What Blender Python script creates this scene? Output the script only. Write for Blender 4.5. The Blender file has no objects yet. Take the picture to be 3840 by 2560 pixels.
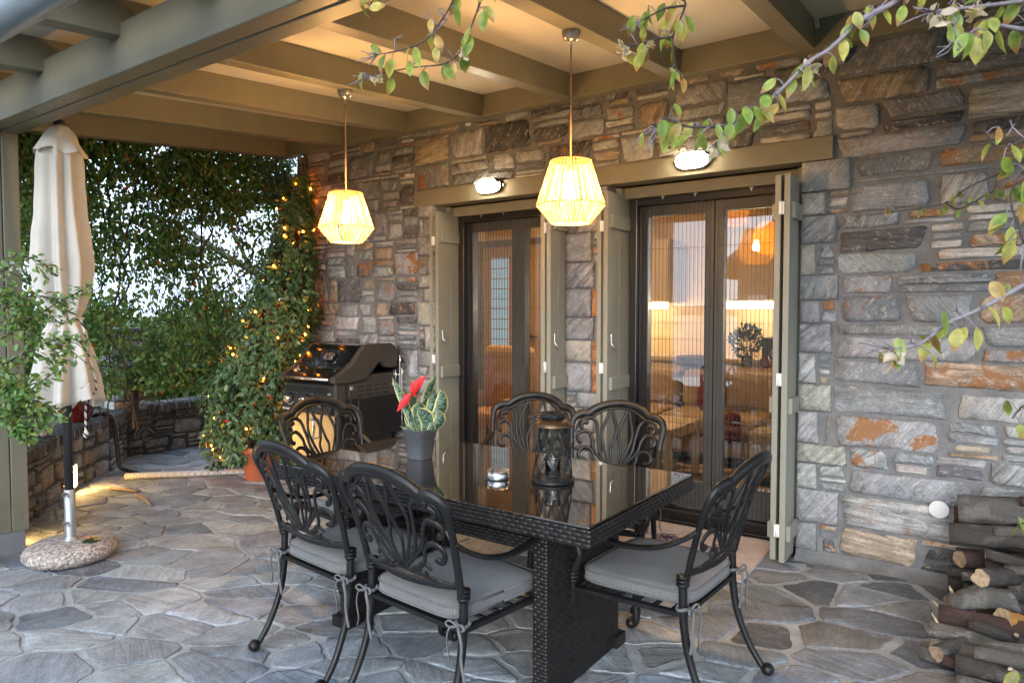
# Stone house patio at dusk: pergola, wicker table, cast armchairs, climber with fairy lights.
SUN_EL, SUN_ROT, SKY, SUN, EXPO = 11.0, 165.0, .125, 1.8, 1.36
import bpy, bmesh, math, random
from mathutils import Vector, Matrix, noise
C = bpy.context.scene.collection
R = math.radians
rnd = random.Random(7)
V = Vector

# ------------------------------------------------------------------ node helper
class NT:
    def __init__(s, name):
        s.m = bpy.data.materials.new(name); s.m.use_nodes = True
        s.t = s.m.node_tree; s.t.nodes.clear()
        s.out = s.t.nodes.new('ShaderNodeOutputMaterial')
    def n(s, typ, ins=None, **kw):
        nd = s.t.nodes.new('ShaderNode' + typ)
        for k, v in kw.items(): setattr(nd, k, v)
        for k, v in (ins or {}).items():
            sk = nd.inputs[k]
            if hasattr(v, 'is_linked') and hasattr(v, 'node'): s.t.links.new(v, sk)
            elif isinstance(v, bpy.types.Node): s.t.links.new(v.outputs[0], sk)
            else:
                if sk.type == 'RGBA' and len(v) == 3: v = (*v, 1)
                sk.default_value = v
        return nd
    def math(s, op, a, b=None, c=None):
        nd = s.n('Math', {0: a}, operation=op)
        if b is not None: s._set(nd, 1, b)
        if c is not None: s._set(nd, 2, c)
        return nd.outputs[0]
    def _set(s, nd, i, v):
        if isinstance(v, (int, float)): nd.inputs[i].default_value = v
        else: s.t.links.new(v.outputs[0] if isinstance(v, bpy.types.Node) else v, nd.inputs[i])
    def mix(s, fac, a, b, mode='MIX'):
        nd = s.t.nodes.new('ShaderNodeMix'); nd.data_type = 'RGBA'; nd.blend_type = mode; nd.clamp_result = False
        for i, v in ((0, fac), (6, a), (7, b)):
            if isinstance(v, (int, float)): nd.inputs[i].default_value = v
            elif isinstance(v, tuple): nd.inputs[i].default_value = (*v, 1) if len(v) == 3 else v
            else: s.t.links.new(v.outputs[0] if isinstance(v, bpy.types.Node) else v, nd.inputs[i])
        return nd.outputs[2]
    def ramp(s, fac, stops):
        nd = s.t.nodes.new('ShaderNodeValToRGB'); s.t.links.new(fac, nd.inputs[0])
        cr = nd.color_ramp
        while len(cr.elements) < len(stops): cr.elements.new(.5)
        for e, (p, c) in zip(cr.elements, stops):
            e.position = p; e.color = (c, c, c, 1) if isinstance(c, (int, float)) else (*c, 1)
        return nd.outputs[0]
    def smooth(s, v, a, b):
        nd = s.n('MapRange', {0: v, 1: a, 2: b, 3: 0.0, 4: 1.0}, interpolation_type='SMOOTHSTEP')
        return nd.outputs[0]
    def noise(s, vec, scale, detail=4, rough=.55, dist=0):
        nd = s.n('TexNoise', {'Scale': scale, 'Detail': detail, 'Roughness': rough, 'Distortion': dist})
        if vec is not None: s.t.links.new(vec, nd.inputs['Vector'])
        return nd.outputs[0]
    def mapping(s, vec, scale=(1, 1, 1), rot=(0, 0, 0)):
        return s.n('Mapping', {'Vector': vec, 'Scale': scale, 'Rotation': rot}).outputs[0]
    def done(s, shader):
        s.t.links.new(shader.outputs[0] if isinstance(shader, bpy.types.Node) else shader, s.out.inputs['Surface']); return s.m
    def bump(s, h, strength=.5, dist=.01):
        return s.n('Bump', {'Height': h, 'Strength': strength, 'Distance': dist}).outputs[0]

def pm(name, col, rough=.5, metal=0., var=.12, scale=12., bump=.08, bs=60., spec=.5, coat=0., stretch=(1, 1, 1), hue=None, rvar=.0):
    t = NT(name); co = t.n('TexCoord').outputs['Object']
    v = t.mapping(co, stretch)
    n1 = t.noise(v, scale, 5, .6); n2 = t.noise(v, bs, 3)
    f = t.n('MapRange', {0: n1, 1: .3, 2: .7, 3: 1 - var, 4: 1 + var}).outputs[0]
    c2 = t.mix(1.0, tuple(col), f, 'MULTIPLY')
    if hue: c2 = t.mix(t.smooth(n1, .5, .68), c2, tuple(hue))
    ins = {'Base Color': c2, 'Roughness': rough, 'Metallic': metal, 'Specular IOR Level': spec, 'Coat Weight': coat}
    if rvar: ins['Roughness'] = t.n('MapRange', {0: n1, 1: .3, 2: .7, 3: max(.02, rough - rvar), 4: rough + rvar}).outputs[0]
    if bump: ins['Normal'] = t.bump(n2, bump, .004)
    return t.done(t.n('BsdfPrincipled', ins))

def emit(name, col, strength):
    t = NT(name); return t.done(t.n('Emission', {'Color': col, 'Strength': strength}))

def leafmat(name, trans=.35, rough=.42, vein=True, spec=.4):
    t = NT(name); a = t.n('VertexColor', layer_name='Col').outputs[0]
    co = t.n('TexCoord').outputs['Object']; n1 = t.noise(co, 60, 3)
    f = t.n('MapRange', {0: n1, 1: .3, 2: .7, 3: .75, 4: 1.25}).outputs[0]
    c = t.mix(1.0, a, f, 'MULTIPLY')
    p = t.n('BsdfPrincipled', {'Base Color': c, 'Roughness': rough, 'Specular IOR Level': spec})
    tr = t.n('BsdfTranslucent', {'Color': t.mix(1.0, c, (1.5, 1.6, .7), 'MULTIPLY')})
    return t.done(t.n('MixShader', {0: trans, 1: p.outputs[0], 2: tr.outputs[0]}))

def stonemat(name, wall=True):
    t = NT(name); vc = t.n('VertexColor', layer_name='Col'); col, al = vc.outputs[0], vc.outputs[1]
    uv = t.n('UVMap', uv_map='UV').outputs[0]; co = t.n('TexCoord').outputs['Object']
    st = t.noise(t.mapping(uv, (3.0, 30, 1)), 1.0, 6, .62, .6)
    st2 = t.noise(t.mapping(uv, (9, 120, 1)), 1.0, 4, .6)
    bl = t.noise(uv, 5.0, 5, .6, .4); fine = t.noise(co, 70, 5, .7)
    k = 1.0 if wall else .42
    own = t.smooth(t.noise(t.mapping(uv, (.31, .31, 1)), 1.0, 0, .5), .42, .60) if wall else .8
    fs = t.n('MapRange', {0: st, 1: .28, 2: .72, 3: 1 - .6 * k, 4: 1 + .65 * k}).outputs[0]
    f = t.math('ADD', 1.0, t.math('MULTIPLY', t.math('SUBTRACT', fs, 1.0), t.math('MULTIPLY_ADD', own, .85, .15) if wall else .8))
    f = t.math('MULTIPLY', f, t.n('MapRange', {0: st2, 1: .25, 2: .75, 3: 1 - .28 * k, 4: 1 + .3 * k}).outputs[0])
    f = t.math('MULTIPLY', f, t.n('MapRange', {0: fine, 1: .25, 2: .75, 3: .72, 4: 1.28}).outputs[0])
    f = t.math('MULTIPLY', f, t.n('MapRange', {0: bl, 1: .3, 2: .7, 3: .68, 4: 1.32}).outputs[0])
    c = t.mix(1.0, col, f, 'MULTIPLY')
    tone = t.noise(uv, 2.6, 3)
    c = t.mix(t.math('MULTIPLY', t.smooth(tone, .5, .68), .16 if wall else .06), c, t.mix(1.0, c, (1.25, 1.0, .72), 'MULTIPLY'))
    c = t.mix(t.math('MULTIPLY', t.smooth(st, .58, .72), .32 if wall else .12), c, (.46, .46, .46))
    dk = t.math('MULTIPLY', t.smooth(t.noise(uv, 11, 5, .7, .6), .56, .68), .6 if wall else .3)
    c = t.mix(dk, c, t.mix(1.0, c, (.42, .42, .44), 'MULTIPLY'))
    rust = t.math('MULTIPLY', t.smooth(t.math('ADD', t.noise(uv, 7.5, 5, .65, .8), t.math('MULTIPLY', t.smooth(al, .8, .95), .055)), .55, .62), t.smooth(al, .55, .8))
    c = t.mix(rust, c, (.28, .135, .06))
    vn = t.math('ABSOLUTE', t.math('SUBTRACT', t.noise(t.mapping(uv, (7, 26, 1), (0, 0, R(35))), 1.0, 6, .7, .5), .5))
    vm = t.math('SUBTRACT', 1.0, t.smooth(vn, .004, .022))
    vm = t.math('MULTIPLY', vm, t.math('MULTIPLY', t.smooth(t.noise(uv, 24, 4, .7), .50, .60), (.75 if wall else .3)))
    c = t.mix(vm, c, (.6, .58, .54))
    sp = t.smooth(t.noise(co, 160, 2, .5), .69, .74)
    c = t.mix(t.math('MULTIPLY', sp, .35), c, (.62, .6, .57))
    h = t.math('ADD', t.math('MULTIPLY', st, .7), t.math('ADD', t.math('MULTIPLY', fine, .35), t.math('MULTIPLY', bl, .8)))
    return t.done(t.n('BsdfPrincipled', {'Base Color': c, 'Roughness': .78 if wall else .68, 'Specular IOR Level': .4,
        'Normal': t.bump(h, .8 if wall else .8, .014 if wall else .012)}))

def mortarmat(name, col):
    t = NT(name); co = t.n('TexCoord').outputs['Object']
    a = t.noise(co, 7, 5, .6); b = t.noise(co, 130, 4, .7)
    f = t.math('MULTIPLY', t.n('MapRange', {0: a, 1: .3, 2: .7, 3: .72, 4: 1.28}).outputs[0], t.n('MapRange', {0: b, 1: .25, 2: .75, 3: .75, 4: 1.25}).outputs[0])
    return t.done(t.n('BsdfPrincipled', {'Base Color': t.mix(1.0, col, f, 'MULTIPLY'), 'Roughness': .9,
        'Normal': t.bump(t.math('ADD', b, t.math('MULTIPLY', a, 2.0)), .6, .006)}))

# ------------------------------------------------------------------ mesh builder
class MB:
    def __init__(s): s.v = []; s.f = []; s.sm = []; s.mi = []; s.col = {}; s.uv = {}
    def face(s, idx, smooth=False, mi=0, col=None, uv=None):
        k = len(s.f); s.f.append(tuple(idx)); s.sm.append(smooth); s.mi.append(mi)
        if col is not None: s.col[k] = col
        if uv is not None: s.uv[k] = uv
        return k
    def add(s, pts):
        b = len(s.v); s.v += [tuple(p) for p in pts]; return b
    def box(s, lo, hi, M=None, mi=0, col=None):
        x0, y0, z0 = lo; x1, y1, z1 = hi
        p = [V((x, y, z)) for z in (z0, z1) for x, y in ((x0, y0), (x1, y0), (x1, y1), (x0, y1))]
        if M: p = [M @ q for q in p]
        b = s.add(p)
        for q in ((3, 2, 1, 0), (4, 5, 6, 7), (0, 1, 5, 4), (1, 2, 6, 5), (2, 3, 7, 6), (3, 0, 4, 7)):
            s.face([b + i for i in q], False, mi, col)
    def tube(s, path, rad, seg=10, flat=1.0, up=None, caps=True, mi=0, col=None, smooth=True, ra=0.0):
        path = [V(p) for p in path]; n = len(path)
        if not hasattr(rad, '__len__'): rad = [rad] * n
        b0 = None; prev = None
        for i, p in enumerate(path):
            d = (path[min(i + 1, n - 1)] - path[max(i - 1, 0)])
            d = d.normalized() if d.length > 1e-9 else V((0, 0, 1))
            if up is not None: u = V(up) - d * V(up).dot(d)
            elif prev is None: u = V((0, 0, 1)) - d * d.z if abs(d.z) < .9 else V((0, 1, 0)) - d * d.y
            else: u = prev - d * prev.dot(d)
            if u.length < 1e-6: u = d.orthogonal()
            u.normalize(); prev = u; w = d.cross(u)
            ring = [p + (w * math.cos(a) + u * math.sin(a) * flat) * rad[i] for a in [ra + 2 * math.pi * k / seg for k in range(seg)]]
            b = s.add(ring)
            if b0 is None: b0 = b
            else:
                for k in range(seg): s.face([b - seg + k, b - seg + (k + 1) % seg, b + (k + 1) % seg, b + k], smooth, mi, col)
        if caps:
            s.face([b0 + k for k in range(seg)][::-1], False, mi, col); s.face([b + k for k in range(seg)], False, mi, col)
    def lathe(s, prof, c=(0, 0, 0), seg=24, mi=0, smooth=True, M=None, col=None, wob=None):
        c = V(c); b0 = len(s.v)
        for r, z in prof:
            for k in range(seg):
                a = 2 * math.pi * k / seg; rr = r * (wob(a, z) if wob else 1)
                p = V((rr * math.cos(a), rr * math.sin(a), z)); s.v.append(tuple((M @ p if M else p) + c))
        for i in range(len(prof) - 1):
            for k in range(seg):
                a = b0 + i * seg; s.face([a + k, a + (k + 1) % seg, a + seg + (k + 1) % seg, a + seg + k], smooth, mi, col)
        if prof[0][0] > 1e-5: s.face([b0 + k for k in range(seg)][::-1], False, mi, col)
        if prof[-1][0] > 1e-5: s.face([b0 + (len(prof) - 1) * seg + k for k in range(seg)], False, mi, col)
    def prism(s, poly, fr, h0, h1, mi=0, col=None):
        n = len(poly); a = s.add([fr(u, v, h0) for u, v in poly]); b = s.add([fr(u, v, h1) for u, v in poly])
        s.face([a + i for i in range(n)][::-1], False, mi, col); s.face([b + i for i in range(n)], False, mi, col)
        for i in range(n): s.face([a + i, a + (i + 1) % n, b + (i + 1) % n, b + i], False, mi, col)
    def grid(s, fn, nu, nv, smooth=True, mi=0, colfn=None, closed=False, uv=False):
        b = s.add([fn(i / nu, j / nv) for j in range(nv + 1) for i in range(nu + 1)])
        for j in range(nv):
            for i in range(nu):
                q = [b + j * (nu + 1) + i, b + j * (nu + 1) + i + 1, b + (j + 1) * (nu + 1) + i + 1, b + (j + 1) * (nu + 1) + i]
                s.face(q, smooth, mi, colfn((i + .5) / nu, (j + .5) / nv) if colfn else None)
    def leaf(s, p, d, n, L, W, col, fold=.15, curl=.0, tipcol=None):
        d = d.normalized(); w = d.cross(n)
        if w.length < 1e-5: w = d.orthogonal()
        w.normalize(); n = w.cross(d)
        P = lambda u, x, z: p + d * (u * L) + w * (x * W) + n * (z * L)
        b = s.add([p, P(.22, -.34, fold * .2 - curl * .05), P(.22, .34, fold * .2 - curl * .05), P(.25, 0, -curl * .06), P(.6, -.44, fold * .22 - curl * .36), P(.6, .44, fold * .22 - curl * .36),
                   P(.62, 0, -curl * .38), P(1, 0, -curl)])
        t2 = tipcol or col
        for q, cc in (((0, 3, 1), col), ((0, 2, 3), col), ((1, 3, 6, 4), col), ((3, 2, 5, 6), col), ((4, 6, 7), t2), ((6, 5, 7), t2)):
            s.face([b + i for i in q], True, 0, cc)
    def leaf2(s, p, d, n, L, W, col):
        d = d.normalized(); w = d.cross(n)
        if w.length < 1e-5: w = d.orthogonal()
        w.normalize(); n = w.cross(d)
        m = p + d * (L * .45)
        b = s.add([p, m - w * (W * .5) + n * (L * .06), m + w * (W * .5) + n * (L * .06), p + d * L])
        s.face([b, b + 2, b + 3], True, 0, col); s.face([b, b + 3, b + 1], True, 0, col)
    def merge(s, o, mi=0):
        b = len(s.v); s.v += o.v
        for f, sm in zip(o.f, o.sm): s.face([b + i for i in f], sm, mi)
    def build(s, name, mats, parent=None, bevel=0, loc=None):
        me = bpy.data.meshes.new(name); me.from_pydata(s.v, [], s.f)
        if not isinstance(mats, (list, tuple)): mats = [mats]
        for m in mats: me.materials.append(m)
        me.polygons.foreach_set('use_smooth', s.sm); me.polygons.foreach_set('material_index', s.mi)
        if s.col:
            at = me.color_attributes.new('Col', 'FLOAT_COLOR', 'CORNER'); buf = []
            for k, f in enumerate(s.f):
                c = s.col.get(k, (.5, .5, .5, 0)); c = (*c, 0) if len(c) == 3 else c
                buf += list(c) * len(f)
            at.data.foreach_set('color', buf)
        if s.uv:
            ul = me.uv_layers.new(name='UV'); buf = []
            for k, f in enumerate(s.f):
                u = s.uv.get(k)
                for i in range(len(f)): buf += list(u[i]) if u else [0, 0]
            ul.data.foreach_set('uv', buf)
        me.update()
        o = bpy.data.objects.new(name, me); C.objects.link(o)
        if parent: o.parent = parent
        if loc: o.location = loc
        if bevel:
            m = o.modifiers.new('Bevel', 'BEVEL'); m.width = bevel; m.segments = 2; m.limit_method = 'ANGLE'; m.angle_limit = R(40)
        return o

def tag(o, label, cat, group=None, kind=None):
    o['label'] = label; o['category'] = cat
    if group: o['group'] = group
    if kind: o['kind'] = kind
    return o
def thing(name, label, cat, loc=(0, 0, 0), rz=0, group=None):
    o = bpy.data.objects.new(name, None); C.objects.link(o); o.empty_display_size = .1
    o.location = loc; o.rotation_euler = (0, 0, rz); return tag(o, label, cat, group)
def structure(o): o['kind'] = 'structure'; return o
def dup(root, loc, rz, label, group=None):
    r = root.copy(); C.objects.link(r); r.location = loc; r.rotation_euler = (0, 0, rz); r['label'] = label
    if group: r['group'] = group
    for ch in list(root.children):
        c = ch.copy(); C.objects.link(c); c.parent = r
        for g in list(ch.children):
            d = g.copy(); C.objects.link(d); d.parent = c
    return r
def crom(pts, k=6, closed=False):
    pts = [V(p) for p in pts]; out = []; n = len(pts)
    for i in range(n - 1):
        p0 = pts[max(i - 1, 0)]; p1 = pts[i]; p2 = pts[i + 1]; p3 = pts[min(i + 2, n - 1)]
        for j in range(k):
            t = j / k; out.append(.5 * ((2 * p1) + (p2 - p0) * t + (2 * p0 - 5 * p1 + 4 * p2 - p3) * t * t + (3 * p1 - p0 - 3 * p2 + p3) * t ** 3))
    out.append(pts[-1]); return out
def lerp(a, b, t): return a + (b - a) * t
def rv(r=rnd, s=1): 
    return V((r.uniform(-1, 1), r.uniform(-1, 1), r.uniform(-1, 1))) * s
def jit(c, r, a=.25):
    k = 1 + r.uniform(-a, a); return tuple(max(0, x * k * (1 + r.uniform(-.025, .025))) for x in c[:3])

# ------------------------------------------------------------------ stone polygons
def stone_poly(mb, pts, fr, prot, col, alpha, ang, r, sink=-.012, inset=.006, rough=.004, relief=.004, step=.03, mi=0):
    ar = sum(pts[i][0] * pts[(i + 1) % len(pts)][1] - pts[(i + 1) % len(pts)][0] * pts[i][1] for i in range(len(pts)))
    if ar < 0: pts = pts[::-1]
    out = []; n = len(pts)
    for i in range(n):
        a, b = pts[i], pts[(i + 1) % n]; L = math.hypot(b[0] - a[0], b[1] - a[1]); k = max(1, int(L / step))
        for j in range(k): t = j / k; out.append((lerp(a[0], b[0], t), lerp(a[1], b[1], t)))
    n = len(out)
    cx = sum(p[0] for p in out) / n; cy = sum(p[1] for p in out) / n; sd = r.uniform(0, 90)
    rr = []
    for i, p in enumerate(out):
        q = noise.noise(V((p[0] * 22 + sd, p[1] * 22, sd))) * rough * 1.6 + r.uniform(-1, 1) * rough * .35
        dx, dy = p[0] - cx, p[1] - cy; L = math.hypot(dx, dy) + 1e-6
        rr.append((p[0] + dx / L * q, p[1] + dy / L * q))
    def ins(p, d):
        dx, dy = p[0] - cx, p[1] - cy; L = math.hypot(dx, dy) + 1e-6; k = max(.3, 1 - d / L); return (cx + dx * k, cy + dy * k)
    ca, sa = math.cos(ang), math.sin(ang); ox, oy = r.uniform(0, 50), r.uniform(0, 50)
    UV = lambda p: ((p[0] - cx) * ca + (p[1] - cy) * sa + ox, -(p[0] - cx) * sa + (p[1] - cy) * ca + oy)
    hgt = lambda p, a: a * noise.noise(V((p[0] * 9 + sd, p[1] * 9, sd * 2)))
    tx, ty = r.uniform(-1, 1) * relief, r.uniform(-1, 1) * relief
    r0 = rr; r1 = [ins(p, .0015) for p in rr]; r2 = [ins(p, inset) for p in rr]; r3 = [(cx + (p[0] - cx) * .55, cy + (p[1] - cy) * .55) for p in rr]
    tilt = lambda p: ((p[0] - cx) * tx + (p[1] - cy) * ty) * 8
    H = [[sink] * n, [prot * .55] * n, [prot + hgt(p, relief) + tilt(p) for p in r2], [prot + relief * .8 + hgt(p, relief * 2.2) + tilt(p) for p in r3]]
    rings = [r0, r1, r2, r3]; bs = []
    for rg, hh in zip(rings, H): bs.append(mb.add([fr(p[0], p[1], h) for p, h in zip(rg, hh)]))
    c0 = mb.add([fr(cx, cy, prot + relief + hgt((cx, cy), relief * 2.2))])
    c4 = (*col, alpha)
    for a in range(3):
        for i in range(n):
            j = (i + 1) % n
            mb.face([bs[a] + i, bs[a] + j, bs[a + 1] + j, bs[a + 1] + i], a > 0, mi, c4, [UV(rings[a][i]), UV(rings[a][j]), UV(rings[a + 1][j]), UV(rings[a + 1][i])])
    for i in range(n):
        j = (i + 1) % n; mb.face([bs[3] + i, bs[3] + j, c0], True, mi, c4, [UV(r3[i]), UV(r3[j]), UV((cx, cy))])

GREY = [(.205, .22, .234), (.255, .268, .28), (.17, .184, .197), (.315, .324, .33), (.226, .238, .246), (.278, .284, .284)]
DARK = [(.075, .077, .083), (.09, .088, .09), (.11, .11, .118)]
TAN = [(.27, .22, .16), (.24, .19, .135), (.30, .26, .20), (.24, .205, .165)]
RUST = [(.25, .185, .135), (.27, .20, .145), (.31, .26, .21)]
PALE = [(.34, .335, .325), (.40, .39, .37), (.31, .305, .30)]
def stonecol(r, thin=False):
    x = r.random()
    if thin: fam = PALE if x < .34 else TAN if x < .44 else RUST if x < .48 else GREY
    else: fam = GREY if x < .60 else DARK if x < .79 else TAN if x < .88 else RUST if x < .93 else PALE
    c = jit(fam[r.randrange(len(fam))], r, .18); a = r.random()
    if fam is RUST: a = .85 + .15 * r.random()
    elif fam is PALE: a = .7 * r.random() + .3 * (r.random() > .8)
    else: a = a * .75 if r.random() < .85 else .9
    return c, a
def rubble(mb, x0, x1, z0, z1, r, hs=(.13, .27), ws=(.16, .5), fr=None, prot=(.005, .012), wav=.012, gap=(.003, .0065), slant=.30):
    fr = fr or (lambda u, v, h: (u, -h, v))
    def wv(u, v): return (u, v + wav * noise.noise(V((u * 1.3, v * 1.1, 5.3))))
    def one(a, b, c, d, thin=False):
        g = r.uniform(*gap); w, h = b - a, d - c
        if w < .03 or h < .012: return
        if h < .06: thin = True
        g2 = min(g, h * .22); a += g; b -= g; c += g2; d -= g2
        if thin and r.random() < .6: e = r.uniform(0, .18) * (b - a); a += e * r.random(); b -= e
        w, h = b - a, d - c; s = slant * min(h, .1)
        q = [[a, c], [b, c], [b, d], [a, d]]
        for p in q:
            ix = 1 if p[0] == a else -1; iz = 1 if p[1] == c else -1
            p[0] += ix * r.random() ** 2 * s * 1.6; p[1] += iz * r.random() ** 2 * min(.016, h * .14)
        pl = []
        for i in range(4):
            p = q[i]; pp = q[i - 1]; pn = q[(i + 1) % 4]; cut = r.random() ** 3 * .3 + .01
            for o in (pp, pn):
                L = math.hypot(o[0] - p[0], o[1] - p[1]) + 1e-6; k = min(cut * min(w, h), L * .4) / L
                pl.append((p[0] + (o[0] - p[0]) * k, p[1] + (o[1] - p[1]) * k))
        col, al = stonecol(r, thin)
        ang = r.choice([.0, .05, -.08, .9, 1.0, .8, 1.1, 1.2, -.9, .6]) + r.uniform(-.12, .12) if not thin else r.uniform(-.1, .1)
        stone_poly(mb, [wv(*p) for p in pl], fr, r.uniform(*prot), col, al, ang, r, rough=.0065 if not thin else .004, inset=min(.0028, h * .12), relief=.0025 if not thin else .001, step=.022)
    def cell(a, b, c, d):
        w, h = b - a, d - c
        if h < .075: one(a, b, c, d) if w < .45 or r.random() < .5 else (one(a, (a + b) / 2, c, d), one((a + b) / 2, b, c, d)); return
        x = r.random()
        if (h < .17 and w / h > 1.0 and x < .62) or (h < .22 and w / h > 1.3 and x < .32): one(a, b, c, d); return
        if w / h < .9 and h < .24: one(a, b, c, d) if x < .4 else (cell(a, b, c, c + h * .5), cell(a, b, c + h * .5, d)); return
        if w > .34 and x > .8: m = a + w * r.uniform(.35, .65); cell(a, m, c, d); cell(m, b, c, d); return
        if x < .55 and h > .1:
            t = r.uniform(.022, .045); 
            if r.random() < .5: one(a, b, c, c + t, True); cell(a, b, c + t, d)
            else: cell(a, b, c, d - t); one(a, b, d - t, d, True)
            return
        m = c + h * r.uniform(.35, .65); cell(a, b, c, m); cell(a, b, m, d)
    z = z0
    while z < z1 - .01:
        H = r.uniform(*hs)
        if z1 - z - H < .08: H = z1 - z
        x = x0
        while x < x1 - .01:
            w = r.uniform(*ws)
            if x1 - x - w < .1: w = x1 - x
            cell(x, x + w, z, z + H); x += w
        z += H
    return one
# ------------------------------------------------------------------ materials
M_stone = stonemat('wall_stone'); M_flag = stonemat('flag_stone', False)
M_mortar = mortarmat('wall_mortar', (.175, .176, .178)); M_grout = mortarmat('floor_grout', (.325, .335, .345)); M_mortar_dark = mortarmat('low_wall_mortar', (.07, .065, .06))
M_paint = pm('sage_paint', (.245, .245, .205), .48, var=.07, scale=3, bump=.05, bs=220)
M_paint_beam = pm('sage_beam_paint', (.180, .166, .118), .42, var=.15, scale=2.5, bump=.06, bs=160, stretch=(1, 1, .35))
M_plaster = pm('sage_render', (.20, .185, .13), .75, var=.1, scale=5, bump=.25, bs=90)
M_ceil = pm('ceiling_board', (.56, .51, .41), .6, var=.06, scale=4, bump=.08, bs=50, stretch=(1, .15, 1))
M_darkframe = pm('dark_brown_frame', (.012, .009, .008), .28, var=.2, bump=.02, coat=.2)
M_greyframe = pm('grey_sash', (.055, .053, .048), .45, var=.08, bump=.03)
M_steel = pm('steel', (.62, .62, .62), .3, 1.0, var=.1, bump=.03, rvar=.08)
M_galv = pm('galvanised', (.42, .44, .46), .42, .7, var=.12, scale=5, bump=.05, rvar=.1)
M_gutter = pm('blue_grey_gutter', (.26, .31, .36), .38, .3, var=.1, scale=5, bump=.03)
M_castiron = pm('cast_aluminium', (.010, .0095, .0095), .38, .0, var=.25, scale=16, bump=.16, bs=240, spec=.30, rvar=.1)
def fabricmat():
    t = NT('grey_weave'); co = t.n('TexCoord').outputs['Object']
    w1 = t.n('TexWave', {'Vector': t.mapping(co, (1, 1, 1), (0, 0, R(40))), 'Scale': 95, 'Distortion': 1.2, 'Detail': 2, 'Detail Scale': 3}).outputs[1]
    n = t.noise(co, 190, 4, .75); b = t.noise(co, 7, 4)
    f = t.math('MULTIPLY', t.n('MapRange', {0: n, 1: .25, 2: .75, 3: .55, 4: 1.45}).outputs[0], t.math('MULTIPLY', t.n('MapRange', {0: w1, 3: .8, 4: 1.2}).outputs[0], t.n('MapRange', {0: b, 1: .3, 2: .7, 3: .86, 4: 1.14}).outputs[0]))
    return t.done(t.n('BsdfPrincipled', {'Base Color': t.mix(1.0, (.135, .133, .132), f, 'MULTIPLY'), 'Roughness': .95, 'Sheen Weight': .15, 'Normal': t.bump(t.math('ADD', n, t.math('ADD', w1, t.math('MULTIPLY', b, 3.0))), .4, .003)}))
M_fabric = fabricmat()
M_piping = pm('cushion_piping', (.12, .12, .122), .9, var=.2, bs=400, bump=.2)
def wickermat():
    t = NT('woven_wicker'); co = t.n('TexCoord').outputs['Object']
    br = t.n('TexNoise', {'Vector': co, 'Scale': 30, 'Detail': 2})
    return t.done(t.n('BsdfPrincipled', {'Base Color': t.mix(1.0, (.011, .009, .008), t.n('MapRange', {0: br.outputs[0], 1: .3, 2: .7, 3: .6, 4: 1.5}).outputs[0], 'MULTIPLY'), 'Roughness': .36, 'Specular IOR Level': .38}))
M_wicker = wickermat()
def glassmat(name, tint=(1, 1, 1), boost=1.8, rough=0.0, lo=.02):
    t = NT(name); fr = t.n('Fresnel', {'IOR': 1.5}).outputs[0]
    f = t.math('MINIMUM', t.math('ADD', t.math('MULTIPLY', fr, boost), lo), 1.0)
    return t.done(t.n('MixShader', {0: f, 1: t.n('BsdfTransparent', {'Color': tint}).outputs[0], 2: t.n('BsdfGlossy', {'Color': (1, 1, 1, 1), 'Roughness': rough}).outputs[0]}))
M_glass = glassmat('window_glass', (.93, .95, .93), 2.6)
M_clear = glassmat('clear_glass', (.94, .96, .96), 1.5)
def tabletopmat():
    t = NT('table_glass'); co = t.n('TexCoord').outputs['Object']; wv = t.n('TexBrick', {'Vector': co, 'Scale': 30, 'Mortar Size': .06, 'Color1': (.040, .033, .028, 1), 'Color2': (.026, .022, .019, 1), 'Mortar': (.008, .007, .006, 1)}).outputs[0]
    w = t.noise(co, 3.0, 2, .4)
    p = t.n('BsdfPrincipled', {'Base Color': wv, 'Roughness': .035, 'IOR': 1.62, 'Specular IOR Level': .8, 'Coat Weight': 1.0, 'Coat Roughness': .02, 'Normal': t.bump(w, .05, .012)})
    return t.done(p)
M_tabletop = tabletopmat()
M_white = pm('white_plastic', (.75, .75, .74), .4, var=.04, bump=.02)
M_black = pm('black_plastic', (.012, .012, .012), .45, var=.2, bump=.05)
M_rubber = pm('black_rubber', (.008, .008, .008), .55, var=.2)
M_leaf = leafmat('leaf'); M_gloss = leafmat('gloss_leaf', .2, .3, spec=.55); M_apple = leafmat('apple_leaf', .4, .45)
M_bark = pm('bark', (.10, .085, .07), .85, var=.35, scale=25, bump=.6, bs=90)
M_twig = pm('dark_twig', (.045, .03, .024), .8, var=.3, scale=30, bump=.3)
M_lilac = pm('grey_lilac_bark', (.20, .175, .19), .7, var=.3, scale=30, bump=.3, hue=(.11, .065, .09))
M_vinestem = pm('vine_stem', (.030, .022, .016), .85, var=.3, scale=20, bump=.4)
M_terra = pm('terracotta', (.42, .12, .055), .7, var=.14, scale=9, bump=.15)
M_redglaze = pm('red_glaze', (.20, .012, .012), .22, var=.25, scale=9, bump=.05, coat=.5)
M_soil = pm('soil', (.02, .015, .011), .95, var=.4, scale=40, bump=1., bs=120)

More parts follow.
